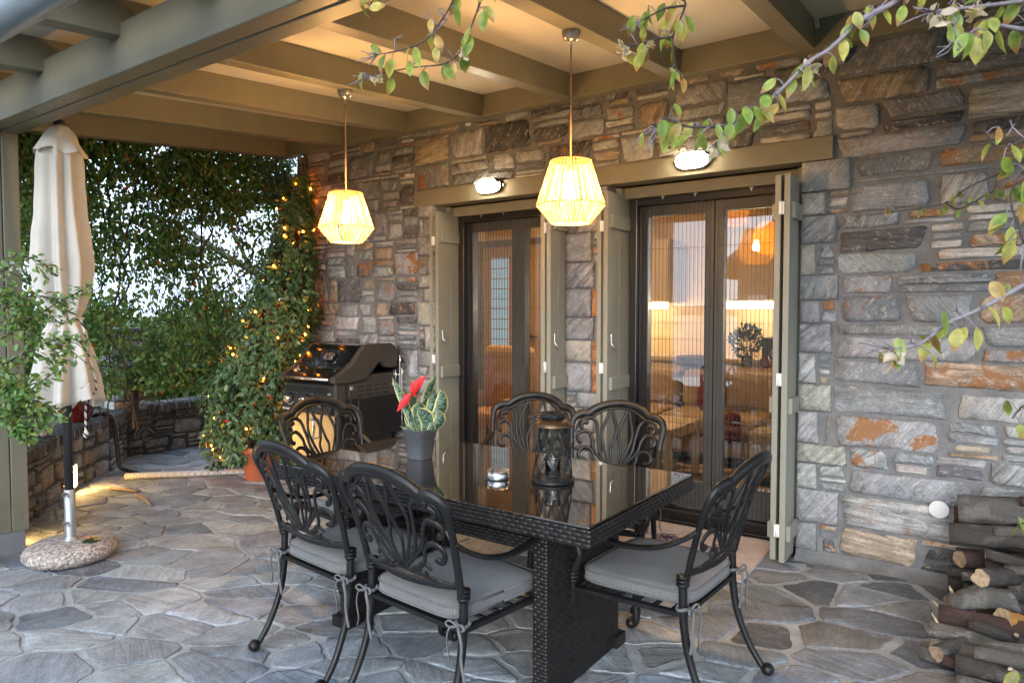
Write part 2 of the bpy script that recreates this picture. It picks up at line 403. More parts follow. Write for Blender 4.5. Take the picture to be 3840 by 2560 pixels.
# ------------------------------------------------------------------ ground
def ground():
    mb = MB(); n = 60
    def f(u, v):
        a = u * 2 - 1; b = v * 2 - 1; x = 300 * a * abs(a) ** 1.6 - 3; y = 300 * b * abs(b) ** 1.6
        return V((x, y, terrain(x, y)))
    mb.grid(f, 90, 90)
    t = NT('meadow'); co = t.n('TexCoord').outputs['Object']
    a = t.noise(co, .35, 6, .6); b = t.noise(co, 9, 5, .7)
    c = t.mix(a, (.05, .085, .022), (.12, .13, .045)); c = t.mix(1.0, c, t.n('MapRange', {0: b, 1: .3, 2: .7, 3: .6, 4: 1.4}).outputs[0], 'MULTIPLY')
    structure(mb.build('ground', t.done(t.n('BsdfPrincipled', {'Base Color': c, 'Roughness': .95, 'Normal': t.bump(b, .6, .05)}))))
def terrain(x, y):
    h = -.06
    if x < -7.2: h = -.06 + min(1.2, (-7.2 - x) * .02) + .12 * noise.noise(V((x * .2, y * .2, 0)))
    if y < -7: h += -min(16, (-7 - y) * .19)
    if x > 4 or y > 6.5: h = min(h, -.06)
    return h
ground()
def sea_and_hills():
    mb = MB(); b = mb.add([(-1500, -30, -9), (1500, -30, -9), (1500, -4000, -9), (-1500, -4000, -9)]); mb.face([b, b + 3, b + 2, b + 1])
    t = NT('sea_water'); co = t.n('TexCoord').outputs['Object']
    structure(mb.build('sea', t.done(t.n('BsdfPrincipled', {'Base Color': (.05, .085, .13, 1), 'Roughness': .25, 'Normal': t.bump(t.noise(co, .6, 4), .3, .2)}))))
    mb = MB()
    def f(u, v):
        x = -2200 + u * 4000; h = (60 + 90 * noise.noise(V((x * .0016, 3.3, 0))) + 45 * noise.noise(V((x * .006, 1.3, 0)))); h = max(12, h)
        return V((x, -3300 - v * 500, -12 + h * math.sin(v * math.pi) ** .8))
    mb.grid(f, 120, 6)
    structure(mb.build('hills', pm('haze_tinted_hill', (.07, .10, .17), .95, bump=0, scale=.01)))  # blue of distant haze is painted into the hill colour
sea_and_hills()

# ------------------------------------------------------------------ flagstone paving
def clip(poly, px, py, nx, ny):
    out = []; n = len(poly)
    for i in range(n):
        a, b = poly[i], poly[(i + 1) % n]; da = (a[0] - px) * nx + (a[1] - py) * ny; db = (b[0] - px) * nx + (b[1] - py) * ny
        if da <= 0: out.append(a)
        if da * db < 0: t = da / (da - db); out.append((lerp(a[0], b[0], t), lerp(a[1], b[1], t)))
    return out
def paving():
    r = random.Random(21); mb = MB(); sites = []
    ca, sa = math.cos(R(28)), math.sin(R(28)); AN = 1.55    # stones run longer one way
    tf = lambda x, y: ((x * ca + y * sa) / AN, (-x * sa + y * ca)); ti = lambda u, v: (u * AN * ca - v * sa, u * AN * sa + v * ca)
    tries = 0
    while len(sites) < 900 and tries < 60000:
        tries += 1; x = r.uniform(-7.4, 2.2); y = r.uniform(-5.2, .35); u, v = tf(x, y)
        dmin = .125 + (.14 if x < -1.3 else .10) * (.5 + .9 * noise.noise(V((x * .55, y * .55, 9.1)))) + r.random() ** 2 * .16
        if r.random() < .3: dmin *= .42
        if all((u - a) ** 2 + (v - b) ** 2 > (max(dmin, .0)) ** 2 for a, b in sites): sites.append((u, v))
    for i, (u, v) in enumerate(sites):
        poly = [(u - .8, v - .8), (u + .8, v - .8), (u + .8, v + .8), (u - .8, v + .8)]
        g = r.choice([.003, .004, .005, .007, .011])
        x0_ = ti(u, v)[0]
        for j, (a, b) in enumerate(sites):
            if i == j or (a - u) ** 2 + (b - v) ** 2 > 1.4: continue
            dx, dy = a - u, b - v; L = math.hypot(dx, dy); dx /= L; dy /= L
            gg = g * (2.0 if x0_ > -1.5 else 1.0) + .007 * abs(noise.noise(V(((a + u) * 2.2, (b + v) * 2.2, 4))))
            poly = clip(poly, (u + a) / 2 - dx * gg, (v + b) / 2 - dy * gg, dx, dy)
            if len(poly) < 3: break
        if len(poly) < 3: continue
        poly = [ti(*p) for p in poly]
        cxy = ti(u, v)
        if cxy[1] > .28 or cxy[0] < -7.3: continue
        # clipped corners
        for _ in range(1):
            q = []; n = len(poly)
            for k in range(n):
                p0, p1, p2 = poly[k - 1], poly[k], poly[(k + 1) % n]; c = r.uniform(.0, .10)
                for o in (p0, p2):
                    L = math.hypot(o[0] - p1[0], o[1] - p1[1]) + 1e-6; kk = min(c * .22, L * .4) / L
                    q.append((p1[0] + (o[0] - p1[0]) * kk, p1[1] + (o[1] - p1[1]) * kk))
            poly = q
        right = cxy[0] > -1.2
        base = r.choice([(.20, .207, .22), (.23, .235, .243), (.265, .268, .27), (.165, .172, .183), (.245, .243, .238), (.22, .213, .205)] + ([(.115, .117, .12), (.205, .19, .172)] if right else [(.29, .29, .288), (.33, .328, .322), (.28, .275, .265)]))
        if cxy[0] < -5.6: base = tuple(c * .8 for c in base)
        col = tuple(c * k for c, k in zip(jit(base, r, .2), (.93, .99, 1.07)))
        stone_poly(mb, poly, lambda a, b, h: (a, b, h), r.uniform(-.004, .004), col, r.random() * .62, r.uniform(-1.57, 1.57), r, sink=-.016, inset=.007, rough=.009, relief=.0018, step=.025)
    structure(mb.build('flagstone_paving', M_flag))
    mb = MB(); mb.grid(lambda u, v: V((-7.6 + 10.2 * u, -5.6 + 6.0 * v, -.0055 + .0018 * noise.noise(V((u * 60, v * 40, 0))))), 90, 60)
    structure(mb.build('paving_grout', M_grout))
paving()

# ------------------------------------------------------------------ stone house
house = thing('stone_house', 'grey stone house wall with two glazed double doors and sage shutters', 'house', (-2.2, .3, 0))
hl = V((-2.2, .3, 0)); 
def H_(mb, name, mats, parent=house, bevel=0):
    mb.v = [tuple(V(p) - hl) for p in mb.v]; return mb.build(name, mats, parent, bevel)
def H2(mb, name, mats, parent, bevel=0):      # parent already sits in house space
    mb.v = [tuple(V(p) - hl) for p in mb.v]; return mb.build(name, mats, parent, bevel)
LO, RO = (-3.66, -2.455), (-2.125, -.885); ZT = 2.285
def house_wall():
    r = random.Random(5); mb = MB()
    def quoins(xe, sgn, z0, z1, wmax=.27):
        z = z0; k = 0
        while z < z1 - .03:
            h = r.uniform(.10, .21)
            if z1 - z - h < .08: h = z1 - z
            w = r.uniform(.17, wmax) if k % 2 else r.uniform(.08, .14)
            a, b = (xe, xe + w) if sgn > 0 else (xe - w, xe); g = .004
            col = jit(r.choice([(.25, .255, .26), (.22, .225, .235), (.28, .28, .28), (.3, .285, .25), (.2, .2, .21)] + ([(.24, .16, .11)] if r.random() < .12 else [])), r, .1)
            stone_poly(mb, [(a + g, z + g), (b - g, z + g), (b - g * r.uniform(1, 3), z + h - g), (a + g, z + h - g)], lambda u, v, hh: (u, -hh, v), r.uniform(.018, .026), col, r.random() * .5, r.choice([.7, .9, 1.3]), r, rough=.002, relief=.002, inset=.004)
            rows.append((z, z + h, w)); z += h; k += 1
    rows = []
    quoins(RO[1], 1, .04, ZT)
    one = rubble(mb, 9, 8, 0, 0, r)  # stone cutter only
    for z0, z1, w in rows:            # fill beside each dressed block, then long courses
        pass
    # right field: courses start beside each pair of blocks
    rr = list(rows); i = 0
    while i < len(rr):
        za, zb = rr[i][0], rr[min(i + 1, len(rr) - 1)][1]; j = min(i + 1, len(rr) - 1)
        ws = max(rr[i][2], rr[j][2])
        for k in range(i, j + 1):
            if rr[k][2] < ws - .03: rubble(mb, RO[1] + rr[k][2], RO[1] + ws, rr[k][0], rr[k][1], r, hs=(.3, .4), ws=(.3, .4), wav=0)
        rubble(mb, RO[1] + ws, 1.9, za, zb, r, hs=(.10, .21), ws=(.30, .72))
        i = j + 1
    rubble(mb, -.717, 1.9, ZT, 3.1, r, hs=(.11, .22), ws=(.28, .66))
    rubble(mb, -3.878, -.717, 2.418, 3.08, r, hs=(.12, .24), ws=(.18, .46))
    rubble(mb, -5.3, -3.878, 2.292, 3.08, r, hs=(.2, .3), ws=(.16, .4))
    rows = []; quoins(LO[0], -1, .04, 2.292, .2); rl = rows
    for k, (za, zb, w) in enumerate(rl):
        if k % 2: continue
        zt = rl[min(k + 1, len(rl) - 1)][1]; ws = max(w, rl[min(k + 1, len(rl) - 1)][2])
        for q in (k, min(k + 1, len(rl) - 1)):
            if rl[q][2] < ws - .03: rubble(mb, LO[0] - ws, LO[0] - rl[q][2], rl[q][0], rl[q][1], r, hs=(.3, .4), ws=(.3, .4), wav=0)
        rubble(mb, -5.3, LO[0] - ws, za, zt, r, hs=(.17, .3), ws=(.13, .34))
    # pier between the doors: squared blocks with stacks of slips
    z = .04
    while z < ZT - .02:
        h = r.uniform(.11, .21)
        if ZT - z - h < .09: h = ZT - z
        a, b = LO[1], RO[0]; m = lerp(a, b, r.choice([.3, .62, .66, .72]))
        for x0, x1, big in ((a, m, m - a > .13), (m, b, b - m > .13)):
            if big or r.random() < .4:
                col = jit(r.choice([(.26, .26, .265), (.22, .22, .23), (.3, .3, .3), (.33, .31, .28), (.25, .25, .26), (.24, .24, .25), (.30, .15, .075)] if big else [(.34, .15, .06), (.25, .25, .25)]), r, .1); g = .005
                stone_poly(mb, [(x0 + g, z + g), (x1 - g, z + g), (x1 - g, z + h - g), (x0 + g, z + h - g)], lambda u, v, hh: (u, -hh, v), .02, col, r.random() * .5, .8, r, rough=.003, relief=.003, inset=.005)
            else:
                n = r.randrange(2, 5); 
                for k in range(n): one(x0, x1, z + h * k / n, z + h * (k + 1) / n, True)
        z += h
    # mortar body and reveals
    b = lambda x0, x1, z0, z1, y0=.004, y1=.42: mb.box((x0, y0, z0), (x1, y1, z1), mi=1)
    b(-5.3, LO[0], -.1, 2.29); b(LO[1], RO[0], -.1, 2.29); b(RO[1], 2.6, -.1, 2.29); b(-5.3, 2.6, 2.29, 3.3)
    # fillet of mortar and broken stone at the foot
    for x0, x1 in ((RO[1] + .01, 2.4), (-5.3, LO[0] - .02)):
        pr = lambda u, v: V((lerp(x0, x1, u), -.10 * v - .004, .055 * (1 - v) ** 1.6 - .004 + .006 * noise.noise(V((u * 30, v * 4, 1)))))
        mb.grid(pr, 60, 5, mi=1)
    # left corner return stones
    rubble(mb, 0, .42, 0, 3.1, r, hs=(.14, .24), ws=(.42, .43), fr=lambda u, v, h: (-5.3 - h, u, v))
    H_(mb, 'wall', [M_stone, M_mortar])
house_wall()
mb = MB(); mb.box((-3.878, -.028, 2.285), (-.717, .1, 2.415)); mb.box((-3.70, .1, 2.29), (-.85, .3, 2.38)); H_(mb, 'lintel', M_plaster, bevel=.006)
for (a, b) in (LO, RO):
    mb = MB(); mb.box((a + .045, .17, 2.212), (b - .045, .30, 2.288)); H_(mb, 'head_board', M_plaster, bevel=.003)
    mb = MB()
    for x0, x1 in ((a + .002, a + .045), (b - .045, b - .002)): mb = MB(); mb.box((x0, .12, .0), (x1, .34, 2.284)); H_(mb, 'jamb', M_paint, bevel=.003)

def patio_door(x0, x1):
    zb, zt = .03, 2.212; yf = .25
    mb = MB()
    for a, b, c, d in ((x0, x0 + .055, zb, zt), (x1 - .055, x1, zb, zt), (x0, x1, zt - .05, zt - .001), (x0, x1, zb - .03, zb + .05)):
        mb.box((a, yf - .04 + (0 if b - a < .1 else .003), c), (b, yf + .09, d - (0.001 if b - a > .1 else 0)))
    for zz in (zb + .0,): mb.box((x0 + .06, yf - .09, .0), (x1 - .06, yf - .041, .022))
    door = H_(mb, 'patio_door', M_darkframe, bevel=.004)
    xm = x0 + (x1 - x0) * .52; panes = []
    for i, (a, b) in enumerate(((x0 + .057, xm - .002), (xm + .002, x1 - .057))):
        mb = MB(); st = .062; y0, y1 = yf + .004, yf + .072
        for q in ((a, a + st, zb + .052, zt - .052), (b - st, b, zb + .052, zt - .052)): mb.box((q[0], y0, q[2]), (q[1], y1, q[3]), mi=1 if (i == 0 and q[0] == a) else 0)
        mb.box((a + st, y0 + .002, zt - .052 - .07), (b - st, y1 - .002, zt - .053)); mb.box((a + st, y0 + .002, zb + .053), (b - st, y1 - .002, zb + .25))
        for zz in (.115, .2): mb.box((a + st + .01, y0 - .002, zb + zz), (b - st - .01, y0 + .003, zb + zz + .004))
        H2(mb, 'sash', [M_greyframe, M_darkframe], door, bevel=.004)
        mb = MB(); mb.box((a + st - .004, yf + .03, zb + .245), (b - st + .004, yf + .036, zt - .118)); H2(mb, 'glass_pane', M_glass, door)
    # pleated insect screen drawn across
    mb = MB(); n = int((x1 - x0 - .13) / .0265); t = NT('screen_film')
    for k in range(n):
        x = x0 + .065 + (x1 - x0 - .13) * (k + .5) / n; mb.box((x - .0014, yf - .021, zb + .05), (x + .0011, yf - .018, zt - .052))
    for k in range(5):
        z = lerp(.28, 1.86, k / 4); mb.box((x0 + .06, yf - .024, z), (x1 - .06, yf - .022, z + .0022))
    cols = n
    p = []
    for k in range(n + 1):
        x = x0 + .065 + (x1 - x0 - .13) * k / n; p.append((x, yf - .017 - (.004 if k % 2 else 0)))
    for k in range(n):
        b = mb.add([(p[k][0], p[k][1], zb + .05), (p[k + 1][0], p[k + 1][1], zb + .05), (p[k + 1][0], p[k + 1][1], zt - .052), (p[k][0], p[k][1], zt - .052)]); mb.face([b, b + 1, b + 2, b + 3], False, 1)
    if 'film' not in G:
        G['film'] = t.done(t.n('MixShader', {0: .045, 1: t.n('BsdfTransparent').outputs[0], 2: t.n('BsdfDiffuse', {'Color': (.03, .028, .026, 1)}).outputs[0]}))
    H2(mb, 'insect_screen', [M_black, G['film']], door)
    for f in (.22, .42, .74): mb = MB(); x = lerp(x0, x1, f); mb.box((x - .012, yf - .052, zt - .006), (x + .012, yf - .041, zt + .001)); mb.box((x - .003, yf - .052, zt - .022), (x + .003, yf - .048, zt - .006)); H2(mb, 'screen_clip', M_steel, door)
    mb = MB(); x = xm + .03; mb.box((x - .012, yf - .002, 1.0), (x + .012, yf + .004, 1.2)); mb.tube([(x, yf + .0, 1.1), (x, yf - .012, 1.1)], .008); H2(mb, 'door_lock', M_greyframe, door)
    return door
G = {}
patio_door(-3.60, -2.5); patio_door(-2.06, -.93)

def shutter(xc, y0, y1, zlo, zhi, face, battens=True, hook=True, t=.032):
    """one board leaf standing square to the wall; face = +1/-1, the side its battens are on"""
    mb = MB(); n = 2; w = (y1 - y0)
    for k in range(n): mb.box((xc - t / 2, y0 + w * k / n + .0012, zlo), (xc + t / 2, y0 + w * (k + 1) / n - .0012, zhi))
    mb.box((xc - t / 2 + .004, y0 + .004, zlo + .002), (xc + t / 2 - .004, y1 - .004, zhi - .002))
    s = H_(mb, 'shutter', M_paint, bevel=.003)
    if battens:
        for z in (zhi - .2, zhi - 1.29, zlo + .16):
            mb = MB(); a, b = (xc + t / 2 - .001, xc + t / 2 + .022) if face > 0 else (xc - t / 2 - .022, xc - t / 2 + .001)
            mb.box((a, y0 + .03, z - .045), (b, y1 - .012, z + .045)); H2(mb, 'batten', M_paint, s, bevel=.003)
    if hook:
        mb = MB(); x = xc + face * (t / 2 + .006)
        mb.tube(crom([(x, y0 + .05, 1.28), (x, y0 + .05, 1.22), (x + face * .012, y0 + .055, 1.2), (x + face * .018, y0 + .065, 1.185), (x + face * .008, y0 + .07, 1.17)], 4), .0045, 6); mb.tube([(x - face * .008, y0 + .05, 1.27), (x, y0 + .05, 1.28)], .006, 6)
        H2(mb, 'latch_hook', M_steel, s)
    return s
def hinge(s, x0, x1, y, zs):
    for z in zs:
        mb = MB(); mb.box((x0, y - .006, z - .035), (x1, y + .001, z + .035)); mb.tube([((x0 + x1) / 2, y - .006, z - .036), ((x0 + x1) / 2, y - .006, z + .036)], .007, 8); H2(mb, 'hinge', M_white, s)
ZH, ZL = 2.235, .03
s1 = shutter(-3.628, -.035, .27, ZL, ZH, 1); s2 = shutter(-3.690, -.035, -.006, ZL, ZH, -1, False, False)
s2b = shutter(-3.685, -.31, -.036, ZL, ZH, -1, False, False) if False else None
hinge(s1, -3.674, -3.644, -.036, (2.0, 1.05, .2))
s3 = shutter(-2.452, -.235, -.03, ZL, ZH, 1); s4 = shutter(-2.498, -.235, .2, ZL, ZH, -1); hinge(s3, -2.484, -2.466, -.237, (2.0, 1.05, .2))
s5 = shutter(-2.092, -.095, .27, ZL, ZH, 1); s6 = shutter(-2.142, -.095, -.03, ZL, ZH, -1, False, False); hinge(s5, -2.13, -2.104, -.097, (2.0, 1.05, .2))
s7 = shutter(-.906, -.25, -.03, ZL - .01, 2.19, 1, True, False); s8 = shutter(-.962, -.22, .16, ZL - .01, 2.19, -1); hinge(s7, -.948, -.92, -.25, (2.0, 1.05, .2))

# threshold, door mat
mb = MB(); mb.box((RO[0], -.05, -.004), (RO[1], .24, .012)); mb.box((LO[0], -.05, -.004), (LO[1], .24, .012)); H_(mb, 'threshold', M_flag, bevel=.004)
def doormat():
    mb = MB(); mb.grid(lambda u, v: V((-1.95 + .93 * u, -.62 + .72 * v, .019 + .003 * noise.noise(V((u * 5, v * 5, 0))))), 24, 16)
    mb.box((-1.95, -.62, .001), (-1.02, .10, .015))
    o = mb.build('door_mat', pm('pink_pile', (.52, .43, .40), .95, var=.16, scale=14, bump=.6, bs=260)); tag(o, 'pale pink pile mat with dark line flowers before the glazed door nearest the firewood', 'doormat')
    mb = MB(); r = random.Random(3)
    for cx, cy in ((-1.75, -.5), (-1.45, -.42), (-1.2, -.52), (-1.6, -.2), (-1.25, -.22)):
        for k in range(6):
            a = k * 1.05 + r.random() * .3; pts = [(cx + .075 * t * math.cos(a) - .03 * s * math.sin(a), cy + .075 * t * math.sin(a) + .03 * s * math.cos(a), .0245) for t, s in ((0, 0), (.35, .8), (.7, .7), (1, 0), (.7, -.7), (.35, -.8), (0, 0))]
            mb.tube(crom(pts, 3), .0022, 4)
        mb.tube(crom([(cx, cy, .0245), (cx + .03, cy - .08, .0245), (cx - .01, cy - .14, .0245)], 4), .0022, 4)
    mb.build('flower_print', pm('plum_print', (.06, .03, .05), .9, bump=0), o)
doormat()

# ------------------------------------------------------------------ pergola
perg = thing('pergola', 'sage painted pergola with pale boarded ceiling over the patio', 'pergola')
SL = math.tan(R(5.74)); zr = lambda y: 2.884 + SL * (y + .1)
mb = MB(); mb.box((-6.2, -2.705, 2.468), (3.2, -2.622, 2.681)); mb.box((-6.2, -2.617, 2.466), (3.2, -2.53, 2.681)); mb.build('front_beam', M_paint_beam, perg, bevel=.006)
for xp in (-4.865, 2.6):
    mb = MB(); mb.box((xp, -2.705, .13), (xp + .175, -2.622, 2.466)); mb.box((xp - .001, -2.617, .13), (xp + .176, -2.53, 2.466)); p = mb.build('post', M_paint_beam, perg, bevel=.005)
    mb = MB(); mb.box((xp + .02, -2.69, -.01), (xp + .155, -2.545, .13)); mb.build('post_foot', M_galv, p, bevel=.004)
    mb = MB()
    for yy, zz in ((-2.665, .3), (-2.58, .24), (-2.665, .2), (-2.58, .34)): mb.tube([(xp + .174, yy, zz), (xp + .181, yy, zz)], .011, 8)
    mb.build('bolt', M_paint_beam, p)
def rafter(xr, w=.095, h=.17):
    mb = MB(); y0, y1 = -3.03, -.1
    p = []
    for x in (xr - w, xr):
        for y in (y0, y1): p += [(x, y, zr(y)), (x, y, zr(y) + h)]
    b = mb.add(p)
    for q in ((0, 1, 3, 2), (4, 6, 7, 5), (0, 4, 5, 1), (2, 3, 7, 6), (0, 2, 6, 4), (1, 5, 7, 3)): mb.face([b + i for i in q])
    mb.build('rafter', M_paint_beam, perg, bevel=.004)
for k in range(-5, 7): rafter(-.81 - .768 * k)
mb = MB(); mb.box((-5.62, -.1, 2.885), (3.2, -.012, 3.2)); mb.build('ledger_beam', M_paint_beam, perg, bevel=.004)
mb = MB()
def slope_box(x0, x1, y0, y1, h0, h1):
    b = mb.add([(x, y, zr(y) + h) for x in (x0, x1) for y in (y0, y1) for h in (h0, h1)])
    for q in ((0, 1, 3, 2), (4, 6, 7, 5), (0, 4, 5, 1), (2, 3, 7, 6), (0, 2, 6, 4), (1, 5, 7, 3)): mb.face([b + i for i in q])
slope_box(-6.2, 3.2, -3.08, -.005, .16, .19); mb.build('ceiling_board', M_ceil, perg)
mb = MB(); slope_box(-6.3, 3.3, -3.15, .3, .2, .26); mb.build('roof_deck', pm('roof_felt', (.1, .09, .08), .9), perg)
mb = MB()
prof = [( .075 * math.cos(a), .075 * math.sin(a)) for a in [R(-180 + 15 * k) for k in range(13)]]
n = len(prof)
for ro in (1.0, .94):
    a = mb.add([(-6.3, -3.12 + p[0] * ro, 2.578 + p[1] * ro) for p in prof]); b = mb.add([(3.3, -3.12 + p[0] * ro, 2.578 + p[1] * ro) for p in prof])
    for i in range(n - 1): mb.face([a + i, a + i + 1, b + i + 1, b + i], True)
for s in (-1, 1): mb.tube([(-6.3, -3.12 + .075 * s, 2.578), (3.3, -3.12 + .075 * s, 2.578)], .008, 8)
for x in (-3.45, -.6, 2.2): mb.lathe([(.082, -.02), (.082, .02)], (x, -3.12, 2.578), 24, M=Matrix.Rotation(R(90), 4, 'Y'))
mb.build('gutter', M_gutter, perg)
# ------------------------------------------------------------------ chairs
def make_chair(label):
    t = thing('garden_armchair', label, 'chair', (0, 0, 0), 0, 'cast metal armchairs around the patio table')
    lean = lambda z: -.225 - max(0, (z - .49)) * .30 - max(0, z - .70) * .12
    def bk(x, z, dy=0): return V((x, lean(z) - .035 * (1 - min(1, (x / .26) ** 2)) + dy, z))
    # frame of the back: posts, rounded shoulders, notches and arch
    mb = MB(); half = [(.236, .47), (.242, .58), (.252, .70), (.262, .785), (.25, .825), (.215, .846), (.185, .846), (.172, .852), (.14, .876), (.08, .898), (0, .907)]
    pts = [bk(x, z) for x, z in half] + [bk(-x, z) for x, z in half[:-1][::-1]]
    pth = crom(pts, 5); n = len(pth)
    rad = []
    for p in pth: rad.append(.0155 + .0075 * max(0, min(1, (p.z - .74) / .1)))
    mb.tube(pth, rad, 10, .72, up=(0, 1, 0))
    inner = [bk(x * .93 - .012 if x > .1 else x * .93, z - .02 - (.004 if x < .16 else 0), .004) for x, z in half[3:]]
    inner = inner + [V((-p.x, p.y, p.z)) for p in inner[:-1][::-1]]
    mb.tube(crom(inner, 4), .0085, 6, .9)
    mb.build('back_frame', M_castiron, t)
    mb = MB()
    def sc(pts, r, r1=None):
        P = crom([bk(x, z) for x, z in pts], 5); m = len(P); r1 = r if r1 is None else r1
        mb.tube(P, [1.08 * lerp(r, r1, i / (m - 1)) for i in range(m)], 8, .5, up=(0, 1, 0))
    for s in (1, -1):
        sc([(s * .048, .888), (s * .07, .82), (s * .088, .74), (s * .062, .65), (s * .012, .545)], .0095, .007)
        sc([(s * .048, .888), (s * .028, .825), (s * .006, .765), (s * .016, .70), (s * .03, .65), (s * .006, .55)], .0095, .007)
        sc([(s * .012, .545), (s * .085, .635), (s * .108, .73), (s * .125, .80), (s * .16, .822), (s * .185, .812), (s * .178, .796), (s * .196, .798), (s * .212, .782), (s * .2, .762)], .008, .0115)
        sc([(s * .03, .56), (s * .12, .65), (s * .14, .71), (s * .168, .748), (s * .2, .748), (s * .222, .728), (s * .214, .70), (s * .196, .694)], .008, .0115)
        sp = [(s * (.176 + (.056 - .009 * a) * math.cos(a * 1.15 + 2.9)), .622 + (.056 - .009 * a) * math.sin(a * 1.15 + 2.9) * -1) for a in [.3 * k for k in range(17)]]
        sc([(s * .05, .548), (s * .10, .575)] + sp[::1], .0085, .0125)
        sp = [(s * (.105 + (.03 - .004 * a) * math.cos(a * 1.2 + .2)), .556 + (.03 - .004 * a) * math.sin(a * 1.2 + .2)) for a in [.35 * k for k in range(13)]]
        sc(sp, .0075, .010)
    sc([(-.236, .524), (-.15, .514), (0, .506), (.15, .514), (.236, .524)], .0125)
    sc([(-.17, .522), (-.06, .54), (0, .545), (.06, .54), (.17, .522)], .008)
    mb.build('scrollwork', M_castiron, t)
    # legs
    for s in (1, -1):
        mb = MB(); x = s * .236
        mb.tube(crom([(x, -.222, .50), (x, -.225, .42), (x, -.228, .34), (x, -.25, .22), (x + s * .004, -.30, .10), (x + s * .006, -.355, .022)], 5), [.0148] * 12 + [.0148 - .0002 * k for k in range(14)], 10)
        mb.lathe([(.0, -.024), (.014, -.022), (.024, -.008), (.024, .008), (.014, .022), (0, .024)], (x + s * .006, -.368, .026), 12, M=Matrix.Rotation(R(90), 4, 'Y'))
        for k in range(3): mb.lathe([(.014, -.007), (.0235, -.003), (.0235, .003), (.014, .007)], (x, -.223, .478 + .014 * k), 14)
        mb.build('rear_leg', M_castiron, t)
        mb = MB(); x = s * .272
        mb.tube(crom([(x, .205, .44), (x, .212, .34), (x + s * .004, .222, .22), (x + s * .006, .228, .12), (x + s * .002, .222, .05), (x, .235, .022)], 5), .0165, 10)
        mb.lathe([(.0, -.024), (.014, -.022), (.024, -.008), (.024, .008), (.014, .022), (0, .024)], (x, .247, .026), 12, M=Matrix.Rotation(R(90), 4, 'Y'))
        for k in range(3): mb.lathe([(.014, -.007), (.0235, -.003), (.0235, .003), (.014, .007)], (x, .206, .404 + .014 * k), 14)
        mb.build('front_leg', M_castiron, t)
        mb = MB()
        ap = crom([(s * .252, lean(.68), .68), (s * .262, -.235, .645), (s * .275, -.15, .605), (s * .282, -.04, .586), (s * .282, .06, .594), (s * .28, .15, .618), (s * .278, .205, .622), (s * .277, .24, .602), (s * .277, .243, .575), (s * .277, .222, .562), (s * .277, .208, .575), (s * .277, .214, .588)], 5)
        m = len(ap); mb.tube(ap, [.0165 if i < m * .6 else .0165 - .006 * (i - m * .6) / (m * .4) for i in range(m)], 10, .55)
        mb.tube(crom([(s * .274, .203, .44), (s * .275, .19, .47), (s * .277, .175, .505), (s * .278, .19, .55), (s * .278, .225, .59)], 5), [.0165, .0165, .016, .016, .016, .016, .015, .015, .015, .014, .014, .014, .013, .013, .013, .013, .012, .012, .012, .011, .011], 10)
        mb.build('arm_rest', M_castiron, t)
    mb = MB()
    fr = [(-.236, -.226), (.236, -.226), (.268, .2), (-.268, .2)]
    for i in range(4):
        a, b = fr[i], fr[(i + 1) % 4]; pts = [V((lerp(a[0], b[0], k / 8), lerp(a[1], b[1], k / 8) + (.028 * math.sin(k / 8 * math.pi) if i == 2 else 0), .372)) for k in range(9)]
        mb.tube(pts, .018, 4, .62, up=(0, 0, 1), ra=R(45), smooth=False)
    for k in range(6): y = -.18 + .07 * k; mb.tube([(-.25, y, .372), (.25, y, .372)], .011, 4, .5, ra=R(45), up=(0, 0, 1))
    mb.build('seat_frame', M_castiron, t)
    # cushion with piping and tie strings
    mb = MB(); nn = 48
    def outline(a):
        c, sn = math.cos(a), math.sin(a); e = .30 if sn < 0 else .34
        x = math.copysign(abs(c) ** e, c); y = math.copysign(abs(sn) ** e, sn)
        w = lerp(.218, .252, (y + 1) / 2); return V((x * w, -.018 + y * .225, 0))
    ring = [outline(2 * math.pi * k / nn) for k in range(nn)]; cen = V((0, -.018, 0)); bs = []
    for k, z in ((.97, .392), (1.0, .404), (1.0, .43), (.985, .441), (.85, .4475), (.6, .451), (.3, .453)):
        bs.append(mb.add([cen + (p - cen) * k + V((0, 0, z + .008 * (z > .41) * noise.noise(V((p.x * 7 * k, p.y * 7 * k, 3))))) for p in ring]))
    for a, b in zip(bs, bs[1:]):
        for k in range(nn): mb.face([a + k, a + (k + 1) % nn, b + (k + 1) % nn, b + k], True)
    mb.face([bs[-1] + k for k in range(nn)], True); mb.face([bs[0] + k for k in range(nn)][::-1])
    cu = mb.build('cushion', M_fabric, t)
    mb = MB()
    for z in (.402, .438): mb.tube([cen + (p - cen) * 1.004 + V((0, 0, z)) for p in ring + ring[:1]], .0036, 6)
    mb.build('piping', M_piping, cu)
    for s in (1, -1):
        mb = MB()
        x = s * .236
        mb.tube([V((x + .024 * math.cos(a), -.227 + .022 * math.sin(a), .395 + .004 * math.sin(a * 2))) for a in [R(30 * k) for k in range(13)]], .0065, 6)
        for dx, L in ((.03, .17), (-.022, .14)):
            mb.tube(crom([(x, -.25, .396), (x + dx * .8, -.272, .392), (x + dx * 1.3, -.275, .35), (x + dx * 1.1, -.27, .29), (x + dx * 1.6, -.268, .396 - L)], 4), .0055, 5, .5)
        for dx in (.028, -.028): mb.tube(crom([(x, -.252, .396), (x + dx, -.262, .41), (x + dx * 1.5, -.266, .398), (x + dx * .8, -.262, .388), (x, -.252, .394)], 4), .0055, 5, .6)
        mb.build('tie_string', M_piping, cu)
    return t
GRP = 'cast metal armchairs around the patio table'
ch = make_chair('black scrolled armchair, second from the parasol along the near side of the table')
ch.location = (-1.612, -2.243, 0); ch.rotation_euler = (0, 0, R(-5))
dup(ch, (-2.215, -2.18, 0), R(-6.2), 'black scrolled armchair with grey cushion, on the near table side and closest to the parasol')
